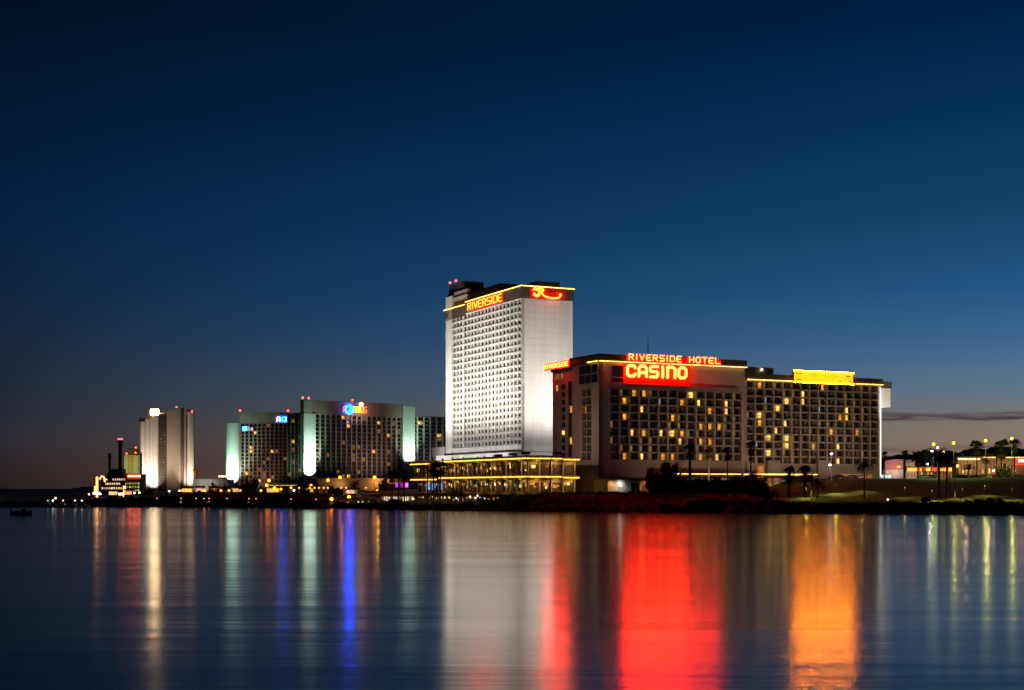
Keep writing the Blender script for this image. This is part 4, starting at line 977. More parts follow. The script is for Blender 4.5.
# small stalls added as warm glows along the dark promenade
def stall(px, Y, w, c, k, lab, first=[None]):
    x = at(px, Y); t = thing('added_lit_stall', lab, 'stall', (x, Y, gz(x, Y)), .15)
    MB().box(-w/2, .5, -.3, w/2, 3, 2.6).build('wall', M_TAN, t)
    MB().prism([(-w/2-.4, -1.0), (w/2+.4, -1.0), (w/2+.4, 3.3), (-w/2-.4, 3.3)], 2.7, [2.85, 2.85, 3.5, 3.5]).build('roof', M_DBROWN, t)
    MB().box(-w/2+.2, .38, 1.0, w/2-.2, .48, 2.4).build('added_glow_front', emit('stall_glow_%d' % int(px), c, k, var=.5, scale=.9), t)
    MB().box(-w/2, -.4, -.2, w/2, .3, .95).build('counter', M_CONC, t)
for a in ((187, 600, 4.6, (1, .45, .08), 1.5, 'added amber lit stall on the bank under the tan fins'), (199.5, 590, 3.4, (1, .5, .35), 1.0, 'added pinkish lit stall just outside the amber turret'), (214, 585, 3.6, (1, .25, .06), 1.0, 'added reddish lit stall beside the round red sign'), (235, 582, 3.2, (1, .6, .25), .8, 'added dim warm stall below the rounded green column'), (273, 578, 5.2, (1, .52, .12), 1.2, 'added gold lit stall under the pale canopy edge'), (309, 580, 4.0, (1, .45, .10), .8, 'added warm lit stall behind the globe lamps'), (351, 566, 4.4, (1, .6, .25), 1.0, 'added warm lit stall at the top of the ramp'), (113, 610, 4.0, (.9, .55, .25), 1.2, 'added warm lit stall before the riverboat decks'), (128, 605, 3.4, (1, .3, .12), 1.2, 'added reddish lit stall before the red fronted hall')): stall(*a)
# -------- lamps
def lamp_proto(name, label, cat, group, H, r, em, arm=0, head='globe', pm=M_POLE):
    t = thing(name, label, cat, (0, 0, 0), 0, group)
    b = MB(); b.tube([(0, 0, -.3), (0, 0, H*.3), (0, 0, H)], [.13, .10, .07], 6)
    if arm: b.tube([(0, 0, H-.3), (arm*.6, 0, H+.05), (arm, 0, H)], .06, 5)
    b.build('post', pm, t)
    MB().box(-.22, -.22, -.3, .22, .22, .25).build('base', M_CONC, t)
    if head == 'globe': MB().ball((arm, 0, H+r*.8), r, 10, 6).build('lamp_globe', em, t)
    else:
        MB().box(arm-.5, -.3, H-.05, arm+.5, .3, H+.2).build('lamp_housing', M_METAL, t)
        MB().ball((arm, 0, H-.15), r, 10, 6, .8).build('lamp_globe', em, t)
    return t
def lamps(rows, proto_args, light=None):
    proto = None
    for i, (px, py, Y, label) in enumerate(rows):
        x = at(px, Y); z0 = gz(x, Y); zt = zat(py, Y)
        name, cat, group, r, em, arm, head, pm = proto_args
        H0 = 4.0
        if proto is None: proto = lamp_proto(name, label, cat, group, H0, r, em, arm, head, pm); o = proto
        else: o = dup(proto, (0, 0, 0), 0, label)
        o.location = (x-arm, Y, z0); H = max(1.2, zt-z0)
        for c in o.children:
            if c.name.startswith('post'): c.scale = (1, 1, H/H0)
            elif c.name.startswith('lamp'): c.location = (0, 0, H-H0)
        if light: spot((x, Y-.9, zt-.2), (x, Y-1.2, zt-4), light[0]*1.0, 152, light[1], .5, .25)
E_OR = emit('promenade_lamp_glow', (1, .20, .006), 9.0); E_WL = emit('white_lamp_glow', (.95, 1, 1), 9.0); E_YG = emit('sodium_yellow_glow', (1, .66, .01), 3.2)
lamps([(px, 488.6, 566, 'small amber globe lamp on the promenade, %s from the foot of the bright green panel' % ORD[i]) for i, px in enumerate((299, 309.8, 314.6, 319, 323.7, 327.8, 341, 346, 366))],
      ('globe_lamp', 'lamp', 'amber globe lamps along the promenade', .38, emit('promenade_globe_glow', (1, .40, .05), 2.2), 0, 'globe', M_POLE), (260, (1, .48, .1)))
lamps([(328, 481.5, 572, 'large orange lamp high on the slope, first from the bright green panel'), (340, 478.6, 574, 'tallest twin orange lamp standing against the tan wing'), (331.5, 501.3, 511, 'big orange lamp low by the water at the landing stage'), (349, 500.8, 511, 'orange lamp on a thin post over the landing stage deck'),
       (269, 481.7, 575, 'orange lamp on a tall post left of the pale canopy'), (374.7, 478.6, 578, 'thin tall orange lamp post at the middle of the tan wing'), (266.7, 486.5, 572, 'orange lamp just below the tall one near the pale canopy'), (274.6, 489.3, 570, 'orange lamp under the pale canopy, in front of the brown slab')],
      ('street_lamp', 'lamp', 'orange street lamps along the promenade', .62, E_OR, 0, 'globe', M_POLE), (900, (1, .45, .08)))
lamps([(204.5, 497, 566, 'little orange lamp by the trees, nearest the ribbed tower'), (221, 496, 566, 'little orange lamp among dark trees below the parking deck'), (229, 495.7, 566, 'little orange lamp below the rounded green column'), (240.7, 495.4, 566, 'little orange lamp beside the dark tree at the column foot'), (261, 495.2, 566, 'little orange lamp at the end of the tree row'), (281, 490, 570, 'little orange lamp beneath the dark link of the slabs'), (377, 491.6, 556, 'little orange lamp at the top of the stair ramp'), (182, 497, 640, 'little orange lamp right under the ribbed tower fins'), (187.5, 496, 636, 'little orange lamp just outside the ribbed tower right rib'), (197.5, 494.5, 600, 'little orange lamp before the amber turret'), (311, 486, 590, 'little orange lamp high behind the globe row by the green panel'), (291, 488.5, 580, 'little orange lamp at the end of the pale canopy')],
      ('path_lamp', 'lamp', 'little orange path lamps', .45, E_OR, 0, 'globe', M_POLE), (620, (1, .45, .08)))
lamps([(294, 491, 570, 'bright white lamp at the foot of the green floodlit panel'), (139.3, 499, 640, 'bright white lamp at the foot of the cream ribs'), (134.4, 502.5, 620, 'small white lamp low by the bank near the ribbed tower'), (169.3, 494, 650, 'pale bluish lamp under the glazed strip of the ribbed tower'), (179.3, 493.6, 650, 'white lamp below the tan panel of the ribbed tower'), (100.3, 501, 620, 'white lamp just right of the tall orange pylon')],
      ('white_lamp', 'lamp', 'white lamps along the river bank', .36, E_WL, 0, 'globe', M_POLE), (420, (.95, 1, 1)))
for px, py, r, c, lab in ((121, 500.8, 1.0, (.05, .75, .62), 'round teal lit sign below the lit decks'), (103.3, 499.0, .8, (.45, .95, .75), 'round mint lit sign beside the white lamp and orange pylon'), (211, 492.5, .9, (1, .05, .02), 'round red lit sign among trees below the parking deck')):
    Y = 620; x = at(px, Y); z0 = gz(x, Y); t = thing('round_sign', lab, 'sign', (x, Y, z0)); zt = zat(py, Y)-z0
    MB().box(-.12, .1, 0, .12, .3, zt).build('post', M_POLE, t)
    b = MB(); b.tube([(0, -.15, zt), (0, .1, zt)], r, 14); b.build('sign_face', emit('round_sign_%d' % int(px), c, 16.0 if c[0] == 1 else 1.4), t)
lamps([(456, 499, 466, 'soft white lamp in front of the terrace near the small palms'), (470, 497.5, 463, 'soft white lamp before the terrace under the green lit bays'), (477.5, 496.5, 462, 'soft white lamp before the orange lit lower bays')], ('terrace_lamp', 'lamp', 'soft white lamps before the terrace', .34, emit('terrace_lamp_glow', (1, .86, .62), 1.6), 0, 'globe', M_POLE))
lamps([(px, py, shoreY(px)+9, 'tiny amber lamp low on the bank path, %s from the ribbed tower' % ORD[i]) for i, (px, py) in enumerate(((157, 503), (181, 500.5), (196, 499), (204, 502.4), (209, 500.2), (227, 502.8), (249, 500.8), (256, 502.6), (291, 501), (316, 503)))],
      ('path_light', 'lamp', 'tiny low lamps on the bank path', .22, emit('path_light_glow', (1, .34, .04), 2.4), 0, 'globe', M_POLE), (260, (1, .5, .14)))
# white lit canopy on the bank under the ribbed tower, pale canopy before the slabs
def small_canopies():
    Y = 600; x = at(135.5, Y); t = thing('bank_canopy', 'low cream lit canopy at the water below the ribbed tower', 'canopy', (x, Y, gz(x, Y))); w = at(149, Y)-x
    zt = zat(503.6, Y)-gz(x, Y)
    MB().prism([(0, 0), (w, 0), (w, 4), (0, 4)], zt, zt+.35).build('roof', M_STEEL, t)
    for i in range(4): MB().box(.1+(w-.4)*i/3, .2, -.5, .3+(w-.4)*i/3, .4, zt).build('post', M_STEEL, t)
    MB().box(.3, .5, zt-.25, w-.3, 3.5, zt-.1).build('ceiling_light', emit('canopy_light', (1, .85, .5), 3), t)
    point((x+w/2, Y-1.5, zat(502, Y)), 160, (1, .85, .6))
    Y = 600; x = at(268, Y); t = thing('entrance_canopy', 'pale flat canopy with lights before the narrower slab hotel', 'canopy', (x, Y, gz(x, Y))); w = at(296, Y)-x; zt = zat(485, Y)-gz(x, Y)
    MB().box(0, 0, zt, w, 5, zt+.6).build('roof', M_AQW, t)
    for i in range(6): MB().box(.3+(w-.8)*i/5, .3, -.3, .6+(w-.8)*i/5, .6, zt).build('post', M_TAN, t)
    MB().box(.6, .8, zt-.25, w-.6, 4.6, zt-.1).build('ceiling_light', emit('canopy_light2', (1, .66, .25), 1.4), t)
    spot((x+w/2, Y-8, zt-2), (x+w/2, Y, zt+4), 500, 120, (.8, 1, .8), 1)
small_canopies()

# ================================================================== I. right side: park, car park, shops
def right_shops():
    # pink lit arc-roofed building
    f = Frame(884, 720, 8); G = f.root('arc_roof_hall', 'low hall with curved pink lit roof behind the lawn', 'building')
    F = FRONT(); X = f.lx; z = lambda py: f.z(py, 8); e = X(906)
    M_PK = mat('salmon_wall', (.62, .30, .27), .8, .06, .3)
    MB().box(0, .5, 9, e, 16, z(469.5)).build('wall', M_WHITE, G)
    n = 10; pts = [(e*i/n, 462.6-3.4*sin(pi*(.12+.6*i/n))) for i in range(n+1)]
    b = MB(F)
    for (a, pa), (c, pc) in zip(pts, pts[1:]): b.add([(a, 0, z(469.3)), (c, 0, z(469.3)), (c, 0, z(pc)), (a, 0, z(pa)), (a, -14, z(469.3)), (c, -14, z(469.3)), (c, -14, z(pc)), (a, -14, z(pa))], [(0,1,2,3), (3,2,6,7), (4,5,6,7), (0,1,5,4)])
    b.build('curved_roof', M_PK, G)
    for px in (887, 892.5, 896.5): MB(F).box(X(px), -.4, z(473.6), X(px+1.6), .05-.5, z(471.6)).build('window', E_LIT[1], G)
    MB(F).box(X(897), .06, z(467.4), X(900.5), .2, z(466)).build('lit_sign', emit('small_amber_sign', (1, .4, .03), 2.2), G)
    spot(f.w(e*.5, -11, z(474)), f.w(e*.5, 0, z(463)), 5200, 110, (1, .62, .55), 1.0)
    f = Frame(906, 690, 4); G = f.root('neon_storefront', 'long low storefront with a row of red and orange neon', 'shop')
    X = f.lx; e = X(957); z = lambda py: f.z(py, 12)
    MB().box(0, .4, 9, X(917.2), 4, z(460)).build('parapet_block', mat('cream_wall', (.55, .46, .38), .8, .1, .3), G)
    MB().box(X(917.4), .6, 9, e, 4, z(466.5)).build('wall', mat('tan_wall2', (.36, .27, .2), .8, .15, .3), G)
    MB(F).box(0, 0, z(471.5), e, .45, z(467.3)).build('fascia', M_REDP, G)
    rn = random.Random(9)
    segs = [(907, 917.5), (919.5, 921.5), (924.5, 930), (932, 936.5), (938.5, 946), (948.5, 953)]
    for i, (a, c) in enumerate(segs):
        col = ((1, .22, .01), (1, .30, .02), (1, .34, .02), (1, .04, .02), (1, .26, .02), (1, .52, .02))[i]
        m = emit('store_neon_%s' % 'abcdef'[i], col, (4.5, 3, 4, 3.5, 3, 3)[i], var=.4, scale=.5)
        n = max(1, int((c-a)/1.5))
        for q in range(n):
            u = X(a)+(X(c)-X(a))*q/n; MB(F).box(u, .46, z(471.0), u+(X(c)-X(a))/n-.16, .6, z(468.0)).build('neon_letter_block', m, G)
    for px in (907.5, 911, 914, 921, 927, 931, 941, 951): MB(F).box(X(px), -.35, z(477), X(px+2.0), -.25, z(472.4)).build('shop_window', E_LIT[rn.choice((0, 2, 3, 3))], G)
    point(f.w(X(912), -4, z(472)), 900, (1, .62, .5), .3); point(f.w(X(952), -4, z(470)), 900, (1, .5, .1), .3); point(f.w(X(927), -4, z(463)), 500, (1, .95, .85), .3)
    f = Frame(957, 660, 6); G = f.root('shopping_building', 'long low shopping building with a lit eave and red sign panel', 'shop')
    X = f.lx; e = X(1060); z = lambda py: f.z(py, 20)
    M_SH = mat('warm_wall', (.46, .34, .24), .8, .14, .2)
    MB().box(0, .5, 9, e, 6, z(459.2)).build('wall', M_SH, G)
    MB().box(-.5, -.9, z(459), e, 6.4, z(457)).build('eave', M_TAN2, G)
    MB().box(X(966), 2, z(457), X(995), 5.5, z(453.2)).build('raised_roof', M_TAN, G)
    MB(F).box(0, .95, z(459.8), X(979), 1.2, z(458.6)).build('eave_light_strip', emit('eave_light', (1, .66, .26), 2.6, var=.6, scale=.8), G)
    MB(F).box(X(982), .95, z(457.9), e, 1.2, z(456.9)).build('eave_light_strip', emit('eave_light2', (1, .66, .2), 1.6, var=.8, scale=.7), G)
    MB(F).box(X(1015), .6, z(465), e, 1.1, z(457.6)).build('red_panel', emit('red_sign_panel', (1, .05, .015), 1.5), G)
    for i in range(9): MB(F).box(X(1017.2+i*1.2), 1.12, z(462), X(1017.2+i*1.2)+.42, 1.3, z(459.3)).build('white_letter_block', emit('white_letters', (1, .93, .86), 3.2), G)
    rn = random.Random(2)
    for i in range(18):
        px = 959+i*3.3; MB(F).box(X(px), -.45, z(473.5-rn.random()), X(px)+.9, -.30, z(470.5-rn.random()*2)).build('shop_window', E_LIT[rn.choice((0, 1, 2, 3, 3))], G)
        MB(F).box(X(px)-.35, -.48, 9, X(px)-.1, .1, z(459.3)).build('pilaster', M_TAN2, G)
    for px in (962, 972, 984, 998, 1010): point(f.w(X(px), -5, z(466)), 520, (1, .60, .28), .3)
    # white glowing low wall at the corner of the hotel
    f = Frame(870, 540, 10); G = f.root('lit_low_wall', 'low white glowing wall at the corner of the brown wing', 'wall')
    e = f.lx(891.5); F = FRONT()
    MB().box(0, 0, 10, e, .5, f.z(474.2, 2)).build('wall', M_WHITE, G)
    b = MB(F); 
    for i in range(5): MB(F).box(.2+e*i/5, .02, f.z(478, 2), e*(i+1)/5-.15, .12, f.z(474.8, 2)).build('lit_panel', emit('white_panel_glow', (.82, 1, .95), .95, var=.5, scale=.6), G)
right_shops()
# tall lamps of the park and car park
tall = [(933.6, 445.5, 520, 'yellow green tall lamp behind the pair of big date palms'), (953.6, 444.3, 525, 'brightest yellow tall lamp standing clear of the palms'), (985.6, 441.8, 530, 'tall yellow lamp between the two slim palms near the shops'), (1011.8, 439.8, 535, 'highest yellow lamp beside the last tall palm')]
lamps(tall, ('tall_lamp_post', 'lamp', 'tall yellow lamps over the car park', .60, E_YG, 0, 'globe', M_POLE))
lamps([(831.5, 453.2, 488, 'taller white headed lamp post before the brown wing'), (829.8, 464.3, 484, 'shorter white headed lamp post before the brown wing'), (937.5, 447, 540, 'slim white lamp post just beside the yellow green lamp'), (927.5, 463.5, 560, 'low white lamp in front of the neon storefront'), (932, 450.5, 545, 'white lamp half hidden by the date palm crowns'), (993.5, 470, 560, 'small bluish white lamp by the parked cars')],
      ('white_headed_lamp', 'lamp', 'white headed lamp posts in the park', .42, emit('white_head_glow', (1, .97, .86), 11.0), 0, 'box', M_STEEL))
lamps([(957.5, 467.3, 570, 'soft orange lamp before the shopping building'), (943.5, 453.5, 545, 'green tinted lamp seen through the palm fronds')],
      ('soft_lamp', 'lamp', 'soft lamps by the shops', .6, emit('soft_lamp_glow', (1, .60, .08), 5.0), 0, 'globe', M_POLE))
lamps([(887.8, 510.3, 401, 'small pale bank lamp at the water below the lawn')], ('bank_lamp', 'lamp', None, .30, emit('bank_lamp_glow', (.95, 1, .6), 2.2), 0, 'globe', M_POLE), (40, (.95, 1, .65)))
for px, Y, c, P_ in ((933.6, 519, (.75, 1, .25), 3400), (953.6, 524, (.95, .95, .2), 3800), (985.6, 529, (.9, .95, .2), 3200), (1011.8, 534, (.9, .95, .2), 3200)):
    spot((at(px, Y), Y-1.2, zat(446, Y)), (at(px, Y), Y-2.4, 11), P_*2.0, 138, c, .6, .3); point((at(px, Y), Y-.9, zat(446, Y)), 700, c, .4)
def path_post(px, y0, y1, Y, label, first=[None]):
    x = at(px, Y); z0 = gz(x, Y); h = zat(y0, Y)-z0
    if first[0] is None:
        t = thing('pale_post', label, 'post', (x, Y, z0), 0, 'pale posts on the lawn'); first[0] = t
        MB().tube([(0, 0, -.3), (0, 0, h)], [.17, .13], 8).build('shaft', M_TAN2, t); MB().tube([(0, 0, h-.1), (0, 0, h+.35)], [.28, .2], 8).build('cap', M_METAL, t)
    else: dup(first[0], (x, Y, z0), 0, label)
path_post(954.6, 477, 500, 416, 'pale post on the lawn, closest to the second date palm')
path_post(949.2, 484, 498, 422, 'pale post on the lawn between the two date palm trunks')
# lawn lamps: shaded floodlights low on the slope (the yellow pools on the grass)
def lawn_light(px, Y, lab, P_, col, hgt=3.4):
    x = at(px, Y); z0 = gz(x, Y)
    t = thing('lawn_lamp', lab, 'lamp', (x, Y, z0)); MB().tube([(0, 0, -.2), (0, 0, hgt)], .07, 6).build('post', M_POLE, t)
    MB().tube([(0, 0, hgt-.05), (0, 0, hgt+.3)], [.4, .15], 10).build('lamp_shade', M_POLE, t)
    spot((x, Y, z0+hgt-.15), (x, Y-1.0, z0), P_, 150, col, .7, .15)
for px, Y, lab, P_ in ((836, 440, 'shaded dark lamp over the lit grass behind the twin trunk palms', 260), (862, 446, 'shaded dark lamp on the slope below the brown wing corner', 120), (905, 424, 'shaded dark lamp on the lawn under the lit low wall', 170), (932, 412, 'shaded dark lamp on the grass at the left date palm', 330), (962, 416, 'shaded dark lamp at the brightest pool of lawn', 420), (985, 425, 'shaded dark lamp on the lawn behind the bank shrubs', 260), (1012, 408, 'shaded dark lamp at the far end of the lawn', 220), (806, 428, 'shaded dark lamp beneath the twin trunk palms', 160)):
    lawn_light(px, Y, lab, P_*(20 if px < 880 else 9), (1, .80, .14))
# ------------------------------------------------------------------ trees
def leafmat(name, c): return mat(name, c, .75, .35, 1.4, .25)
M_LEAF = [leafmat('palm_leaf', (.055, .07, .025)), leafmat('dry_palm_leaf', (.16, .10, .04)), leafmat('shrub_leaf', (.045, .055, .022)), leafmat('shrub_leaf_dry', (.09, .075, .035)), leafmat('shrub_leaf_lit', (.07, .12, .03))]  # last one is a lit copy, lamplight painted into the leaf colour
M_TRUNK = mat('palm_trunk', (.12, .085, .055), .95, .3, 3.0, stretch=(1, 1, 3)); M_BARK = mat('bark', (.09, .07, .05), .95, .3, 3.0)
def frond(b, rn, az, el, ln, droop, wid, k=7):
    pts = []; p = Vector((0, 0, 0)); e = el
    for i in range(k+1):
        pts.append(p.copy()); p = p+Vector((cos(az)*cos(e), sin(az)*cos(e), sin(e)))*(ln/k); e -= droop/k*(1+.6*i/k)
    side = Vector((-sin(az), cos(az), 0))
    for i in range(1, k):
        t = i/k; w = wid*(1-.55*t)*(.45+min(1, t*3)*.55); d = (pts[i+1]-pts[i]).normalized()
        for sgn in (1, -1):
            for h in (0, .5):
                q = pts[i]+(pts[i+1]-pts[i])*h
                tip = q+side*sgn*w+d*w*.65+Vector((0, 0, -w*rn.uniform(.25, .6))); bb = q+d*ln/k*.32
                b.add([tuple(q), tuple(bb), tuple(tip)], [(0, 1, 2)])
    b.tube([tuple(p_) for p_ in pts], [.05*(1-.7*i/k) for i in range(k+1)], 3, False)
def fan_leaf(b, rn, az, el, pet, R):
    d = Vector((cos(az)*cos(el), sin(az)*cos(el), sin(el))); o = d*pet
    b.tube([(0, 0, 0), tuple(o)], [.04, .03], 3, False)
    s_ = Vector((-sin(az), cos(az), 0)); u = d; n = 9
    for i in range(n):
        a = (i-(n-1)/2)/(n-1)*2.5; t = o+(u*cos(a)+s_*sin(a))*R*rn.uniform(.85, 1.1)+Vector((0, 0, -R*.32*rn.random()))
        a2 = a+.15; t2 = o+(u*cos(a2)+s_*sin(a2))*R*.55
        a3 = a-.15; t3 = o+(u*cos(a3)+s_*sin(a3))*R*.55
        b.add([tuple(o), tuple(t3), tuple(t), tuple(t2)], [(0, 1, 2, 3)])
def crown_mesh(kind, seed):
    rn = random.Random(seed); b = MB()
    if kind == 'fan':
        for i in range(46):
            el = rn.uniform(-.5, 1.35); fan_leaf(b, rn, rn.uniform(0, 2*pi), el, rn.uniform(.7, 1.2), rn.uniform(.7, 1.05))
        b.m(1)
        for i in range(26): fan_leaf(b, rn, rn.uniform(0, 2*pi), rn.uniform(-1.45, -.9), rn.uniform(.5, 1.5), rn.uniform(.5, .8))
    elif kind == 'date':
        for i in range(44): frond(b, rn, rn.uniform(0, 2*pi), rn.uniform(-.35, 1.3), rn.uniform(2.4, 3.2), rn.uniform(.9, 1.7), .45)
        b.m(1)
        for i in range(8): frond(b, rn, rn.uniform(0, 2*pi), rn.uniform(-1.1, -.6), rn.uniform(1.4, 2.0), .7, .35)
    else:   # short tufted
        for i in range(34): frond(b, rn, rn.uniform(0, 2*pi), rn.uniform(.1, 1.45), rn.uniform(2.0, 3.0), rn.uniform(.4, 1.1), .4)
    return b.mesh('crown', [M_LEAF[0], M_LEAF[1]])
CR = {(k, i): crown_mesh(k, 10*i+j) for j, k in enumerate(('fan', 'date', 'tuft')) for i in range(3)}
def trunk_mesh(seed, r):
    rn = random.Random(seed); b = MB(); n = 12; bx, by = rn.uniform(-.02, .02), rn.uniform(-.02, .02)
    pts = [(bx*sin(pi*i/n)*14*.02, by*sin(pi*i/n)*14*.02, i/n) for i in range(n+1)]
    b.tube(pts, [r*(1.35 if i == 0 else 1.0-.25*i/n) for i in range(n+1)], 9); return b.mesh('trunk', M_TRUNK)
TR = [trunk_mesh(i, .30) for i in range(3)]
_pc = [0]
def palm(px, top, Y, kind, R, label, group=None, thick=1.0):
    i = _pc[0] % 3; _pc[0] += 1
    x = at(px, Y); z0 = gz(x, Y)
    rad = {'fan': 1.95, 'date': 2.9, 'tuft': 2.6}[kind]; sc = R/rad
    up = {'fan': 1.55, 'date': 1.9, 'tuft': 2.5}[kind]*sc
    H = max(1.0, zat(top, Y)-z0-up)
    t = thing({'fan': 'fan_palm', 'date': 'date_palm', 'tuft': 'tufted_palm'}[kind], label, 'palm tree', (x, Y, z0), random.uniform(0, 6.28), group)
    o = place(TR[i], 'trunk', t, (0, 0, -.4)); o.scale = (thick, thick, H+.5)
    c = place(CR[kind, i], 'crown', t, (0, 0, H)); c.scale = (sc, sc, sc); c.rotation_euler = (0, 0, random.uniform(0, 6.28))
    return t
PALMS = [
 (690, 443.5, 436, 'fan', 2.4, 'stout palm rising beside the big dark tree, before the brown block', 1.7), (708.8, 449, 452, 'fan', 1.9, 'slender palm just past the stout one, before the brown block', .8),
 (727.5, 447.5, 450, 'fan', 2.2, 'ragged palm midway along the string-lit canopy walk', .8), (751, 441, 452, 'fan', 2.3, 'tallest palm where the brown block meets the lower wing', .9),
 (752.5, 468.5, 440, 'date', 3.0, 'low full palm under the tallest one by the hotel corner', 1.1), (773, 484.5, 416, 'tuft', 3.2, 'squat spreading palm near the water before the lit lawn', 1.0),
 (789.3, 466.5, 432, 'fan', 2.4, 'dark palm, first of the thick trunked pair on the lawn edge', 2.2), (805, 465.5, 434, 'fan', 2.6, 'dark palm, second of the thick trunked pair on the lawn edge', 2.0),
 (812, 471, 428, 'date', 2.4, 'low palm pressed against the thick trunked pair', 1.1), (817.5, 478, 424, 'date', 2.6, 'bushy low palm at the edge of the lit grass', 1.1), (864.3, 458.5, 424, 'date', 3.2, 'lone palm standing on the lawn before the wing corner', .9),
 (884.5, 451.5, 540, 'fan', 1.7, 'slim palm lit from below at the white corner strip', .8), (904.8, 450.5, 560, 'fan', 1.9, 'slim palm between the arc roof and the neon storefront', .8), (917.7, 451.5, 552, 'fan', 3.2, 'brown crowned palm at the start of the neon storefront', .9),
 (925.5, 449, 548, 'fan', 2.2, 'dark slim palm behind the left date palm', .8), (939.2, 446, 417, 'date', 4.3, 'big date palm with its trunk down to the lawn path, nearer the wing', 1.3), (946.8, 448.5, 415, 'date', 3.7, 'big date palm with its trunk down to the lawn path, nearer the shops', 1.1),
 (953.5, 459, 550, 'tuft', 2.8, 'short palm below the brightest yellow lamp', 1.0), (969, 460.5, 540, 'tuft', 3.2, 'short open fronded palm before the lit shop eave', 1.0), (976.8, 440.5, 545, 'fan', 3.3, 'tall slim palm over the lit shop eave', .8),
 (996.5, 446, 552, 'fan', 2.2, 'slim palm whose crown merges with the broad brown crown', .8), (1001.5, 439.5, 545, 'fan', 4.0, 'broad brown crowned palm beside the highest lamp', .9), (1014.5, 438.8, 545, 'fan', 3.0, 'last tall palm, touching the highest lamp', .9), (985.8, 456, 552, 'date', 2.4, 'dark low palm wrapped round the third tall lamp', .9),
 (408, 458.6, 640, 'date', 2.9, 'small palm standing out against the pale right end panel', 1.0), (392, 471.5, 512, 'fan', 2.2, 'palm at the pavilion, leftmost of its trio', .9), (398.5, 470.3, 510, 'date', 2.6, 'middle palm of the trio at the pavilion', .9), (404.5, 471.2, 511, 'fan', 2.2, 'palm of the pavilion trio that is closest to the terrace', .9),
 (427.5, 463.5, 470, 'date', 2.6, 'palm before the blue doors, farthest up the terrace', .8), (433.5, 461.5, 468, 'fan', 2.6, 'palm before the blue doors, tallest of the group', .9), (437.5, 467, 464, 'date', 2.6, 'palm before the blue doors with the lowest crown', .8), (440.5, 461.5, 466, 'fan', 2.4, 'palm of the terrace group standing right before the last blue door', .8),
 (455, 486, 462, 'tuft', 2.4, 'small palm before the terrace, close to the white lamp', .9), (460.5, 489, 464, 'tuft', 1.8, 'smallest palm before the terrace, beyond the white lamp', .8),
 (355, 479, 555, 'date', 3.2, 'palm in front of the tan wing at the head of the ramp', .9), (146.5, 488.5, 640, 'date', 3.6, 'low palm silhouetted on the cream ribs, outer one', 1.1), (153.3, 489.5, 645, 'date', 3.2, 'low palm silhouetted on the cream ribs, inner one', 1.1), (186.5, 490, 640, 'date', 3.0, 'low palm at the fins of the ribbed tower', 1.1),
]
for p in PALMS: palm(*p[:4], p[4]*(1.18 if 680 < p[0] < 870 else 1.1), p[5], thick=p[6])
def clump_mesh(seed, n, lumps, leaf, mats):
    """leafy crown inside a unit ball (radius 1, centre 0,0,0): many small leaf faces gathered in uneven clumps"""
    rn = random.Random(seed); b = MB(); cs = []
    for _ in range(lumps):
        d = Vector((rn.gauss(0, 1), rn.gauss(0, 1), rn.gauss(0, .8))); d = d.normalized()*rn.uniform(.25, .8); cs.append((d, rn.uniform(.22, .42)))
    for i in range(n):
        c, r = rn.choice(cs); d = Vector((rn.gauss(0, 1), rn.gauss(0, 1), rn.gauss(0, 1))).normalized()*r*rn.random()**.4
        p = c+d; a = Vector((rn.gauss(0, 1), rn.gauss(0, 1), rn.gauss(0, 1))).normalized(); q = a.cross(Vector((.3, .5, .8))).normalized(); s_ = leaf*rn.uniform(.6, 1.4)
        b.m(1 if rn.random() < .22 else 0)
        b.add([tuple(p-a*s_), tuple(p+q*s_*.45), tuple(p+a*s_), tuple(p-q*s_*.45)], [(0, 1, 2, 3)])
    return b.mesh('crown', mats)
CL = [clump_mesh(40+i, 1700, 14, .10, [M_LEAF[2], M_LEAF[3]]) for i in range(4)]+[clump_mesh(60, 1700, 14, .10, [M_LEAF[4], M_LEAF[2]])]
def stem_mesh(seed):
    rn = random.Random(seed); b = MB(); b.tube([(0, 0, -.15), (.02, .01, .35), (0, .02, .8)], [.07, .05, .03], 7)
    for i in range(6):
        a = rn.uniform(0, 6.28); h = rn.uniform(.25, .6); b.tube([(0, 0, h), (cos(a)*.2, sin(a)*.2, h+.2), (cos(a)*.42, sin(a)*.42, h+.34)], [.035, .025, .012], 5)
    return b.mesh('trunk', M_BARK)
ST = [stem_mesh(i) for i in range(3)]
_tc = [0]
def bush(px, top, bot, Y, wpx, label, name='shrub', cat='shrub', group=None, m=None, tree=False):
    i = _tc[0]; _tc[0] += 1
    x = at(px, Y); z0 = min(gz(x, Y), zat(bot, Y)+1.5); h = zat(top, Y)-z0; w = wpx/FPX*Y/2
    t = thing(name, label, cat, (x, Y, z0), random.uniform(0, 6.28), group)
    o = place(ST[i % 3], 'trunk', t); o.scale = (h*.6, h*.6, h)
    lo = .25 if tree else .0
    c = place(CL[4 if m == 'bright' else i % 4], 'crown', t, (0, 0, h*(.5+lo/2))); c.scale = (w*1.12, w*1.12, h*(.5-lo/2)*1.12); c.rotation_euler = (0, 0, i*1.3)
    return t
bush(657, 464, 508, 434, 27, 'tall dense dark tree at the pale entrance building, outer half', 'dense_tree', 'tree'); bush(666.5, 458, 508, 438, 29, 'tallest dense dark tree before the brown block', 'dense_tree', 'tree'); bush(676, 465, 508, 432, 28, 'dense dark tree leaning on the stout palm', 'dense_tree', 'tree')
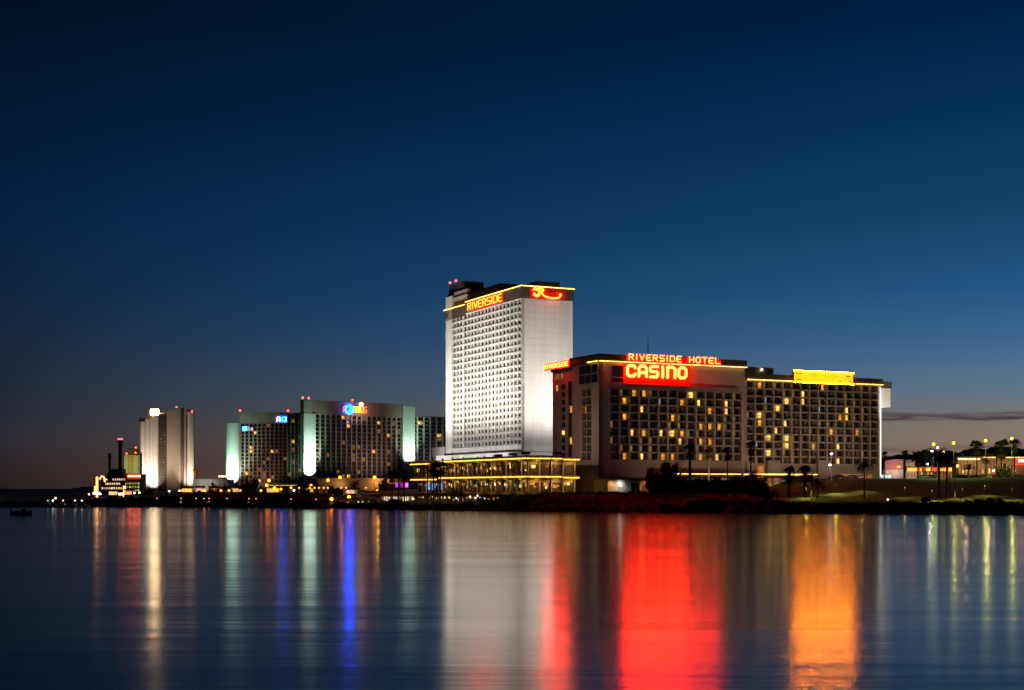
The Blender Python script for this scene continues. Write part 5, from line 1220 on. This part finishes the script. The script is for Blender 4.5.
MID = [(684, 479, 430, 18), (695, 483, 428, 18), (704, 480, 430, 18), (714, 484, 427, 18), (724, 478, 429, 20), (733, 483, 426, 18), (743, 477, 430, 18), (752, 484, 426, 18), (762, 481, 424, 14), (701, 497, 412, 26), (722, 499, 411, 26), (746, 498, 410, 26), (768, 500, 409, 20)]
MIDL = ['dark shrub at the foot of the stout palm', 'dark shrub just past the stout palm', 'dark shrub under the slender palm', 'dark shrub between the slender and the ragged palm', 'tall dark shrub under the ragged palm', 'dark shrub past the ragged palm', 'tall dark shrub before the hotel corner', 'dark shrub at the tallest palm', 'dark shrub where the lit lawn starts', 'wide low shrub on the bank under the slender palm', 'wide low shrub on the bank under the ragged palm', 'wide low shrub on the bank under the tallest palm', 'low bank shrub at the squat spreading palm']
for (px, top, Y, w), lab in zip(MID, MIDL): bush(px, top-(4 if top < 490 else 1), 510, Y, w*1.55, lab)
BANK = [(790, 503, 399, 20, 'low shrub on the bank under the thick trunked palms'), (812, 503.5, 398, 20, 'low shrub on the bank at the lit grass edge'), (834, 504, 397, 22, 'low shrub on the bank before the bright lawn pool'), (856, 502.5, 397, 22, 'low shrub on the bank under the lone palm'), (873, 501, 398, 18, 'dense bank shrub beside the small pale bank lamp'), (895, 499.5, 399, 20, 'dense bank shrub just past the small pale bank lamp'), (910, 500.5, 398, 18, 'dense bank shrub below the lit low wall'), (925.7, 495.5, 404, 9, 'small round topped bush standing alone on the lawn edge'), (938, 501, 394, 20, 'bank shrub at the foot of the left date palm'), (952, 500.5, 394, 18, 'bank shrub at the foot of the right date palm'), (966, 499.5, 393, 16, 'bank shrub below the brightest lawn pool'), (980, 498, 393, 14, 'tall bank shrub next to the white marker post'), (993, 496.5, 394, 16, 'tall bank shrub behind the white marker post'), (1002, 498.5, 393, 12, 'ragged bank shrub past the marker post'), (1016, 505, 388, 18, 'low bank shrub at the far end of the lawn'), (1003.8, 458.5, 540, 12, 'dark rounded tree among the parked cars')]
for px, top, Y, w, lab in BANK: bush(px, top, 512, Y, w, lab)
LEFT2 = [(147, 498, 590, 10, 'dark shrub on the bank just outside the cream lit canopy', None), (191, 488, 640, 9, 'dark tree top before the tan fins and the amber turret', None), (212, 482.5, 620, 10, 'tall dark tree before the parking deck wall', None), (224, 484, 615, 9, 'dark tree at the parking deck end by the green column', None), (239, 485, 590, 10, 'dark tree left of the tall dark tree at the slab', None), (263, 486, 585, 9, 'dark tree just left of the pale canopy', None), (300, 489, 585, 9, 'green lit shrub below the green panel plinth', 'bright'), (331, 484, 585, 8, 'small tree against the end of the tan wing', None), (349, 486, 575, 9, 'dark shrub between the ramp palm and the twin orange lamp', None), (364, 488.5, 570, 10, 'dark shrub beside the ramp head', None), (372, 496, 528, 12, 'dark shrub under the middle of the ramp', None), (356, 497, 520, 12, 'dark shrub behind the shade roof of the landing stage', None), (395, 498, 488, 10, 'dark shrub at the quay end below the pavilion', None), (409, 484, 540, 9, 'dark tree between the pavilion and the terrace', None), (417, 476, 545, 9, 'dark tree behind the terrace corner palms', None), (483, 497, 450, 16, 'dark shrub before the orange lit lower bays', None)]
for px, top, Y, w, lab, m in LEFT2: bush(px, top, 504, Y, w, lab, 'dark_tree' if 'tree' in lab else 'shrub', 'tree' if 'tree' in lab else 'shrub', None, m, 'tree' in lab)
BANK2 = [(690, 503, 399, 24, 'matted growth at the waterline under the dense dark trees'), (715, 504, 398, 26, 'matted growth at the waterline under the slender palm'), (738, 503.5, 398, 24, 'matted growth at the waterline under the ragged palm'), (760, 504, 397, 22, 'matted growth at the waterline before the lit canopy end'), (780, 503, 397, 22, 'matted growth at the waterline under the squat palm'), (801, 501.5, 401, 18, 'bushy growth behind the waterline at the thick palms'), (823, 502.5, 400, 20, 'bushy growth behind the waterline past the thick palms'), (845, 502, 400, 20, 'bushy growth behind the waterline before the lone palm'), (866, 500.5, 400, 14, 'bushy growth behind the waterline at the lone palm foot'), (670, 502.5, 402, 24, 'matted growth at the waterline before the tallest dark tree')]
for px, top, Y, w, lab in BANK2: bush(px, top, 513, Y, w, lab)
LFT = [(246, 478.5, 560, 13, 'dark tree rising before the left slab hotel base', 'tree', 'dark_tree', None), (255.5, 475.5, 600, 8, 'small dark tree near the base of the narrower slab', 'tree', 'dark_tree', None), (337, 486.5, 540, 16, 'dark rounded tree under the tan wing by the lamps', 'tree', 'dark_tree', None), (316, 481, 575, 9, 'small dark tree beneath the bright green panel edge', 'tree', 'dark_tree', None), (306, 486, 570, 10, 'green lit tree beside the bright white lamp', 'tree', 'green_tree', 'bright'), (286.5, 489, 566, 9, 'yellow green lit shrub under the pale canopy', 'shrub', 'shrub', 'bright'),
 (198, 489, 575, 14, 'dark shrub in the tree belt, at the ribbed tower fins', 'shrub', 'shrub', None), (215, 487, 575, 14, 'dark shrub behind the red round sign', 'shrub', 'shrub', None), (232, 489, 570, 16, 'dark shrub in front of the rounded green column', 'shrub', 'shrub', None), (205, 497, 552, 20, 'low dark shrub on the bank at the start of the wall', 'shrub', 'shrub', None), (222, 497.5, 556, 18, 'low dark shrub behind the wall below the parking deck', 'shrub', 'shrub', None), (252, 493, 566, 14, 'dark shrub beside the dark tree at the slab base', 'shrub', 'shrub', None), (184, 499, 555, 22, 'low dark shrub on the bank below the tan panel', 'shrub', 'shrub', None), (168, 500, 560, 18, 'low dark shrub on the bank below the glazed strip', 'shrub', 'shrub', None), (158, 497, 600, 12, 'dark shrub at the foot of the cream ribs', 'shrub', 'shrub', None), (118, 500.5, 590, 16, 'low dark shrub before the riverboat casino', 'shrub', 'shrub', None), (130.5, 497, 610, 9, 'dark shrub at the orange pylon crossbar', 'shrub', 'shrub', None), (178, 490, 660, 8, 'dark shrub beside the white lamp of the tan panel', 'shrub', 'shrub', None),
 (325, 494, 548, 14, 'dark shrub at the end of the retaining wall', 'shrub', 'shrub', None), (345, 495, 530, 16, 'dark shrub on the slope under the ramp', 'shrub', 'shrub', None), (384, 474, 620, 10, 'dark tree before the right end of the brown slab', 'tree', 'dark_tree', None), (420, 505, 455, 14, 'low shrub on the bank below the slatted lights', 'shrub', 'shrub', None), (447, 505, 452, 18, 'low shrub on the bank under the blue doors', 'shrub', 'shrub', None), (470, 501, 452, 20, 'low shrub on the bank before the terrace corner', 'shrub', 'shrub', None), (492, 500, 446, 22, 'low shrub on the rise of the dark bank', 'shrub', 'shrub', None), (524, 499, 440, 24, 'low shrub on the dark bank below the terrace corner', 'shrub', 'shrub', None), (556, 500, 436, 26, 'low shrub on the dark bank below the string lights', 'shrub', 'shrub', None), (590, 499, 433, 24, 'low shrub on the dark bank before the end face', 'shrub', 'shrub', None), (622, 498.5, 430, 24, 'low shrub on the dark bank before the entrance building', 'shrub', 'shrub', None), (644, 497, 428, 18, 'low shrub on the dark bank beside the dense trees', 'shrub', 'shrub', None)]
for px, top, Y, w, lab, cat, nm, m in LFT: bush(px, top, 506, Y, w, lab, nm, cat, None, m, cat == 'tree')
# scrub and riprap along the whole bank, too fine to count
def bank_cover():
    rn = random.Random(77); b = MB(); k = MB()
    for _ in range(3600):
        px = rn.uniform(-60, 1080); dm = 15 if px < 480 else 34 if px < 770 else 17
        d = dm*rn.random()**1.15+.4; Y = shoreY(px)+d; x = at(px, Y); z0 = ground(px, Y)
        h = rn.uniform(.25, .9)*(1.5 if rn.random() < .12 else 1); w = h*rn.uniform(.8, 1.6); b.m(0 if rn.random() < .75 else 1)
        for _q in range(11):
            p = Vector((x+rn.gauss(0, .4)*w, Y+rn.gauss(0, .4)*w, z0+abs(rn.gauss(0, .5))*h)); a = Vector((rn.gauss(0, 1), rn.gauss(0, 1), rn.gauss(.6, .7))).normalized()
            q = a.cross(Vector((.3, .8, .2))).normalized(); s_ = rn.uniform(.14, .34)
            b.add([tuple(p-a*s_), tuple(p+q*s_*.4), tuple(p+a*s_), tuple(p-q*s_*.4)], [(0, 1, 2, 3)])
    o = b.build('bank_scrub', [mat('scrub_leaf', (.013, .034, .010), .9, .4, 1.0), mat('dry_scrub_leaf', (.024, .034, .014), .9, .4, 1.0)]); tag(o, 'low wild scrub growing all along the river bank', 'scrub', None, 'stuff')
    for _ in range(1500):
        px = rn.uniform(-60, 1080); d = rn.uniform(-.9, 2.6); Y = shoreY(px)+d; x = at(px, Y); z0 = max(-.1, ground(px, Y)); r_ = rn.uniform(.18, .55)
        vs = []
        for (a, c, e) in ((1,0,0),(-1,0,0),(0,1,0),(0,-1,0),(0,0,1),(0,0,-1)): vs.append((x+a*r_*rn.uniform(.8, 1.5), Y+c*r_*rn.uniform(.7, 1.2), z0+e*r_*rn.uniform(.5, .9)))
        k.add(vs, [(0,2,4),(2,1,4),(1,3,4),(3,0,4),(2,0,5),(1,2,5),(3,1,5),(0,3,5)])
    o = k.build('rubble', mat('riprap_rock', (.09, .08, .07), .95, .4, .8)); tag(o, 'loose riprap stones along the waterline', 'stones', None, 'stuff')
bank_cover()
# marker post at the water
def marker():
    Y = 392; x = at(989.3, Y); t = thing('marker_post', 'thin white marker post with plate at the water edge', 'post', (x, Y, gz(x, Y)))
    h = zat(496.5, Y)-gz(x, Y); MB().tube([(0, 0, -.4), (0, 0, h)], .06, 6).build('shaft', M_METAL, t)
    MB().box(-.22, -.1, h*.28, .22, -.04, h*.28+.6).build('plate', M_STEEL, t)
marker()
# ------------------------------------------------------------------ parked cars
def car_proto(paint, label):
    t = thing('parked_car', label, 'car', (0, 0, 0), 0, 'cars parked in the lot')
    prof = [(-2.2, .35), (-2.25, .75), (-1.95, .92), (-1.35, 1.0), (-.75, 1.42), (.75, 1.45), (1.45, 1.0), (2.1, .88), (2.25, .6), (2.2, .35)]
    def ex(pr, w, y1=None):
        b = MB(); n = len(pr); b.add([(p, -w, q) for p, q in pr]+[(p, w, q) for p, q in pr], [tuple(range(n)), tuple(range(2*n-1, n-1, -1))]+[(i, (i+1) % n, n+(i+1) % n, n+i) for i in range(n)]); return b
    ex(prof, .86).build('body', paint, t)
    ex([(-1.28, 1.0), (-.74, 1.36), (.70, 1.39), (1.32, 1.0)], .875).build('side_window', M_GLASS, t)
    MB().add([(-1.36, -.7, 1.03), (-1.36, .7, 1.03), (-.80, .66, 1.40), (-.80, -.66, 1.40)], [(0, 1, 2, 3)]).add([(-1.38, -.7, 1.02), (-1.38, .7, 1.02), (-.82, .66, 1.39), (-.82, -.66, 1.39)], [(0, 1, 2, 3)]).build('windscreen', M_GLASS, t)
    for x in (-1.4, 1.4):
        for y in (-.78, .78):
            b = MB(); b.tube([(x, y-.1, .33), (x, y+.1, .33)], .33, 14); o = b.build('wheel', mat('tyre', (.02, .02, .02), .9, .1), t)
            MB().tube([(x, y-.115, .33), (x, y+.115, .33)], .19, 10).build('rim', M_METAL, o)
    for y in (-.6, .6):
        MB().box(-2.27, y-.16, .62, -2.2, y+.16, .78).build('headlight', mat('headlight_glass', (.6, .6, .6), .2, .05), t)
        MB().box(2.18, y-.16, .66, 2.26, y+.16, .8).build('tail_light', mat('tail_lens', (.35, .02, .02), .3, .05), t)
    return t
paints = {'white': mat('white_car_paint', (.65, .65, .66), .3, .04), 'silver': mat('silver_car_paint', (.32, .33, .35), .3, .05, 1, .5, .5), 'dark': mat('dark_car_paint', (.03, .03, .035), .3, .1), 'blue': mat('blue_car_paint', (.04, .09, .22), .3, .1), 'red': mat('red_car_paint', (.28, .03, .025), .3, .1)}
protos = {}
CARS = [(840, 500, 'dark', 'dark car parked at the white headed lamp posts'), (852, 503, 'blue', 'blue car parked below the orange lit recess of the wing'), (812, 494, 'silver', 'silver car parked before the blank white stair box'), (860, 506, 'white', 'white car parked nearest the corner light strip'), (923, 540, 'white', 'white car parked before the neon storefront, by the slim palm'), (931, 542, 'silver', 'silver car parked before the neon storefront, by the date palms'), (961, 545, 'dark', 'dark car parked beside the short open fronded palm'), (968, 560, 'blue', 'blue car parked behind the short open fronded palm'), (975, 545, 'dark', 'dark car parked under the tall slim palm'), (983, 548, 'silver', 'silver car parked at the third tall lamp'), (991, 548, 'white', 'white car parked under the small bluish lamp'), (998, 546, 'red', 'red car parked just before the dark rounded tree'), (1009, 550, 'dark', 'dark car parked below the highest lamp'), (1018, 548, 'silver', 'silver car parked past the last tall palm'), (782, 486, 'white', 'white car parked by the canopy walk end'), (796, 490, 'dark', 'dark car parked behind the thick trunked palms')]
for i, (px, Y, c, lab) in enumerate(CARS):
    x = at(px, Y); loc = (x, Y, gz(x, Y)+.05); rz = (.25 if i % 2 else pi+.2)+.08*(i % 3)
    if c not in protos: o = car_proto(paints[c], lab); o.location = loc; o.rotation_euler = (0, 0, rz); protos[c] = o
    else: dup(protos[c], loc, rz, lab)
# ------------------------------------------------------------------ boats
def hull(b, Lh, w, h):
    st = [(-.5, .82, 0), (-.2, 1, 0), (.15, .95, .02), (.38, .6, .08), (.5, .05, .18)]; vs = []
    for s_, ww, up in st:
        for y, z in ((-1, 1), (-.55, 0), (.55, 0), (1, 1)): vs.append((s_*Lh, y*w/2*ww*(1 if z else .9), (h+up*h*2) if z else up*h-.25))
    fs = [(i*4+j, i*4+(j+1) % 4, (i+1)*4+(j+1) % 4, (i+1)*4+j) for i in range(4) for j in range(4)]+[(0, 1, 2, 3), (16, 19, 18, 17)]
    b.add(vs, fs); return b
def dark_boat():
    Y = 392; x = at(21, Y); t = thing('canopy_boat', 'dark moored boat with a canopy alone on the open water', 'boat', (x, Y, 0), .1)
    t.location.y = 376; t.location.x = at(21.5, 376); t.scale = (1.0, 1.0, 1.22)
    hull(MB(), 5.4, 2.0, .75).build('hull', mat('dark_hull', (.03, .03, .035), .5, .2), t)
    b = MB()
    for px_ in (-1.2, .9):
        for y in (-.8, .8): b.tube([(px_, y, .7), (px_, y, 2.15)], .04, 5)
    b.build('canopy_frame', M_POLE, t)
    MB().prism([(-1.5, -.95), (1.1, -.95), (1.1, .95), (-1.5, .95)], 1.75, [2.45, 2.3, 2.3, 2.45]).build('canopy', mat('dark_canvas', (.03, .03, .04), .9, .2), t)
    MB().prism([(.2, -.6), (1.3, -.5), (1.3, .5), (.2, .6)], .7, [1.45, 1.1, 1.1, 1.45]).build('console', M_DARK, t)
    MB().box(-2.9, -.25, .2, -2.5, .25, 1.25).build('outboard_motor', M_DARK, t)
    for xx in (-1.6, -.5): MB().box(xx, -.6, .5, xx+.45, .6, .95).build('seat', M_DARK, t)
dark_boat()
BOATS = [(54, 524, (.75, .9, 1), 7, 'cabin boat with a bluish white light, moored at the far bank'), (62, 524, (1, .30, .08), 5, 'cabin boat with an orange red light, moored at the far bank'), (49, 523, (.1, 1, .3), 1.5, 'small cabin boat with a green light, moored at the far bank'), (74, 523, (1, .62, .2), 4, 'cabin boat with a yellow light, moored nearer the orange pylon'), (83, 521, (.7, .95, .9), 3, 'pale cabin boat moored just before the orange pylon')]
for i, (px, Y, c, e, lab) in enumerate(BOATS):
    x = at(px, Y); t = thing('cabin_boat', lab, 'boat', (x, Y, 0), pi if i % 2 else .1, None)
    hull(MB(), 5.2, 1.9, .7).build('hull', M_STEEL if i != 2 else M_DARK, t)
    MB().prism([(-1.2, -.7), (.9, -.6), (.9, .6), (-1.2, .7)], .65, [1.7, 1.5, 1.5, 1.7]).build('cabin', M_STEEL, t)
    MB().box(-1.0, -.74, 1.0, .5, -.69, 1.4).build('window', M_GLASS, t)
    MB().tube([(-.4, 0, 1.6), (-.4, 0, 2.4)], .04, 5).build('mast', M_POLE, t)
    MB().ball((-.4, 0, 2.5), .28, 8, 5).build('lamp', emit('boat_light_%s' % 'abcde'[i], c, e), t)
lamps([(55.5, 500.3, 560, 'dim orange lamp on the far bank behind the moored boats'), (89, 496.2, 640, 'dim orange lamp on the low ground beside the orange pylon')], ('bank_lamp', 'lamp', None, .45, emit('far_bank_glow', (1, .5, .2), 3.0), 0, 'globe', M_POLE))
